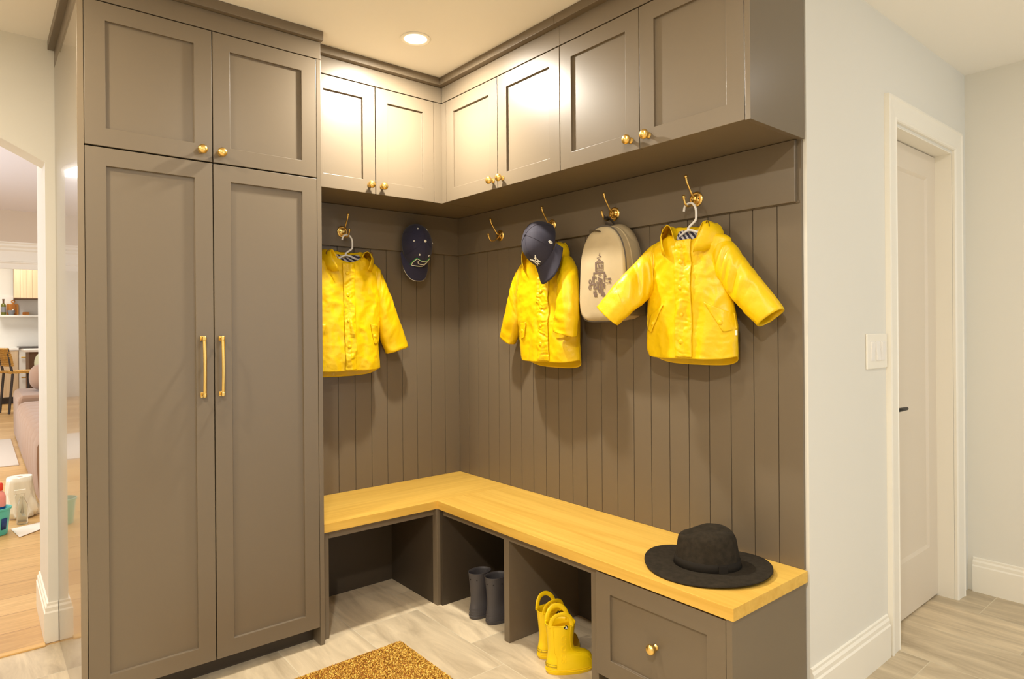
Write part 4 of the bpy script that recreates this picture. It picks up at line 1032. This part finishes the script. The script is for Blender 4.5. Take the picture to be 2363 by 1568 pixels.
MB().lathe([(.0345,.165),(.0345,.225),(.028,.245),(.018,.258),(.016,.268)], (-1.917, 2.2, .007), None, 24).build('bottle_label', PINKL, Db, True)
MB().lathe([(.019,.262),(.021,.266),(.021,.30),(.016,.308),(.001,.309)], (-1.917, 2.2, .007), None, 24).build('bottle_cap', REDP, Db, True)
Pr = thing('paper_towel_roll', 'white paper towel roll in clear wrap on the oak floor', 'paper towel', (-1.80, 2.58, 0))
MB().lathe([(.019,.0),(.066,.0),(.068,.004),(.068,.268),(.066,.272),(.019,.272),(.019,.0)], (-1.80, 2.58, 0), None, 40, False).build('roll', PAPER, Pr, True)
m = MB(); m.loft([[(-1.80+(r*math.cos(a)+.012*k*NZ(Vector((math.cos(a)*3, math.sin(a)*3, k*2))))+dx, 2.58+r*math.sin(a), z) for a in [2*PI*j/48 for j in range(48)]] for k, (r, z, dx) in enumerate(((.0695,.274,0),(.0705,.24,0),(.071,.17,.002),(.074,.10,.006),(.080,.05,.010),(.086,.012,.014)))]); m.build('wrapper', WRAP, Pr, True, solid=.0012, ang=0)
Sb = thing('spray_bottle', 'clear spray bottle in front of the paper towel roll', 'bottle', (-1.795, 2.38, 0))
MB().lathe([(.001,0),(.028,.001),(.030,.006),(.030,.105),(.028,.125),(.018,.150),(.012,.165),(.012,.18)], (-1.795, 2.38, 0), None, 24).build('bottle', CLEARP, Sb, True)
m = MB(); m.lathe([(.014,.178),(.014,.196),(.001,.197)], (-1.795, 2.38, 0), None, 16); m.box(-1.835, -1.775, 2.37, 2.39, .197, .222); m.tube([(-1.822, 2.38, .20), (-1.832, 2.38, .18), (-1.828, 2.38, .160)], .004, 8); m.build('trigger_head', WRAP, Sb, True, bevel=.003)
m = MB(); m.grid(lambda u, v: (lambda a: (a[0], a[1], .0015+.010*max(0, u-.6)**1.5+.006*max(0, .3-v)))([(1-u)*((1-v)*p+v*q)+u*((1-v)*r_+v*s_) for p, q, r_, s_ in ((-1.824,-1.858,-1.700,-1.68),(2.03,2.28,2.15,2.34))]), lin(0, 1, 12), lin(0, 1, 12))
tag(m.build('paper_sheet', PAPER, None, True, solid=.0006), 'sheet of white paper lying on the oak floor by the arch', 'paper')

# ------------------------------------------------------------------ put every hanging thing's origin at its own foot
def recentre(root):
    P = []
    def rec(o):
        for c in o.children:
            P.extend(v.co for v in c.data.vertices); rec(c)
    rec(root)
    lo = [min(p[i] for p in P) for i in range(3)]; hi = [max(p[i] for p in P) for i in range(3)]
    sh = Vector(((lo[0]+hi[0])/2, (lo[1]+hi[1])/2, lo[2]))
    def mv(o):
        for c in o.children: c.data.transform(Matrix.Translation(-sh)); mv(c)
    mv(root)
    root.location = root.location + Matrix.Rotation(root.rotation_euler.z, 3, 'Z') @ sh
for o in list(SC.objects):
    if o.parent is None and o.name.split('.')[0] in ('raincoat', 'clothes_hanger'): recentre(o)

# ------------------------------------------------------------------ light
def area(name, loc, size, power, col, rot=(0, 0, 0), shape='DISK', sy=None, spread=PI):
    l = bpy.data.lights.new(name, 'AREA'); l.shape = shape; l.size = size
    if sy: l.size_y = sy
    l.energy = power; l.color = col; l.spread = spread
    o = bpy.data.objects.new(name, l); COL.objects.link(o); o.location = loc; o.rotation_euler = rot; return o
WARM = (1., .94, .82)
area('downlight_or_fill', (DLX, DLY, ZC-.012), .085, 34, WARM)
area('downlight_or_fill', (-2.2, -2.75, ZC-.012), .14, 50, (1., .965, .90))
area('downlight_or_fill', (-2.25, -.85, ZC-.012), .10, 19, (1., .88, .68))
area('downlight_or_fill', (-1.0, -1.9, ZC-.012), .14, 7, WARM)  # no downlight here: unseen fill added to brighten the right wall
area('downlight_or_fill', (.80, -2.75, ZC-.012), .14, 2.2, (1., .95, .88))
area('window_light', (.6, -5.5, 1.25), 1.7, 11, (.55, .78, 1.), (math.radians(90), 0, 0), 'RECTANGLE', 2.1)
area('downlight_or_fill', (-1.6, -4.2, ZC-.012), .16, 5, (1., .93, .84))  # unseen fill lamp, added to lift the tall cabinet front
area('living_lamp', (-2.0, 1.9, 2.95), .4, 26, (1., .92, .80))
area('living_cool_fill', (-4.1, 4.6, 1.7), 2.6, 140, (.84, .92, 1.), (0, math.radians(-90), 0), 'RECTANGLE', 4.)  # cool fill added against the orange bounce on the ceiling; no window here
area('living_lamp', (-2.0, 5.2, 2.95), 1.2, 25, (1., .95, .88))
area('kitchen_lamp', (-1.9, 10.4, 2.9), 1.2, 48, (1., .97, .90))
area('kitchen_lamp', (-1.3, 11.1, 2.6), .5, 2, (1., .92, .76))
w = bpy.data.worlds.new('World'); SC.world = w; w.use_nodes = True
w.node_tree.nodes['Background'].inputs[0].default_value = (.80, .90, 1., 1); w.node_tree.nodes['Background'].inputs[1].default_value = 1.4

# ------------------------------------------------------------------ camera
cd = bpy.data.cameras.new('camera'); cam = bpy.data.objects.new('camera', cd); COL.objects.link(cam); SC.camera = cam
yaw, pitch, roll = -0.69168, -0.00046, -0.00794
fwd = Vector((-math.sin(yaw)*math.cos(pitch), math.cos(yaw)*math.cos(pitch), math.sin(pitch)))
rt = Vector((math.cos(yaw), math.sin(yaw), 0)); up = rt.cross(fwd)
r3 = rt*math.cos(roll)+up*math.sin(roll); u3 = up*math.cos(roll)-rt*math.sin(roll)
M3 = Matrix((r3, u3, -fwd)).transposed()
cam.matrix_world = Matrix.Translation((-2.0149, -2.8838, 1.2441)) @ M3.to_4x4()
cd.sensor_width = 36; cd.lens = 36*1491.57/2363; cd.shift_y = -25.60/2363; cd.clip_start = .05
SC.view_settings.view_transform = 'Standard'; SC.view_settings.look = 'None'; SC.view_settings.exposure = 0.; SC.view_settings.gamma = 1.
SC.view_settings.use_curve_mapping = False
SC.cycles.max_bounces = 10; SC.cycles.diffuse_bounces = 6; SC.cycles.glossy_bounces = 4
SC.cycles.sample_clamp_indirect = 4.; SC.cycles.caustics_reflective = False; SC.cycles.caustics_refractive = False
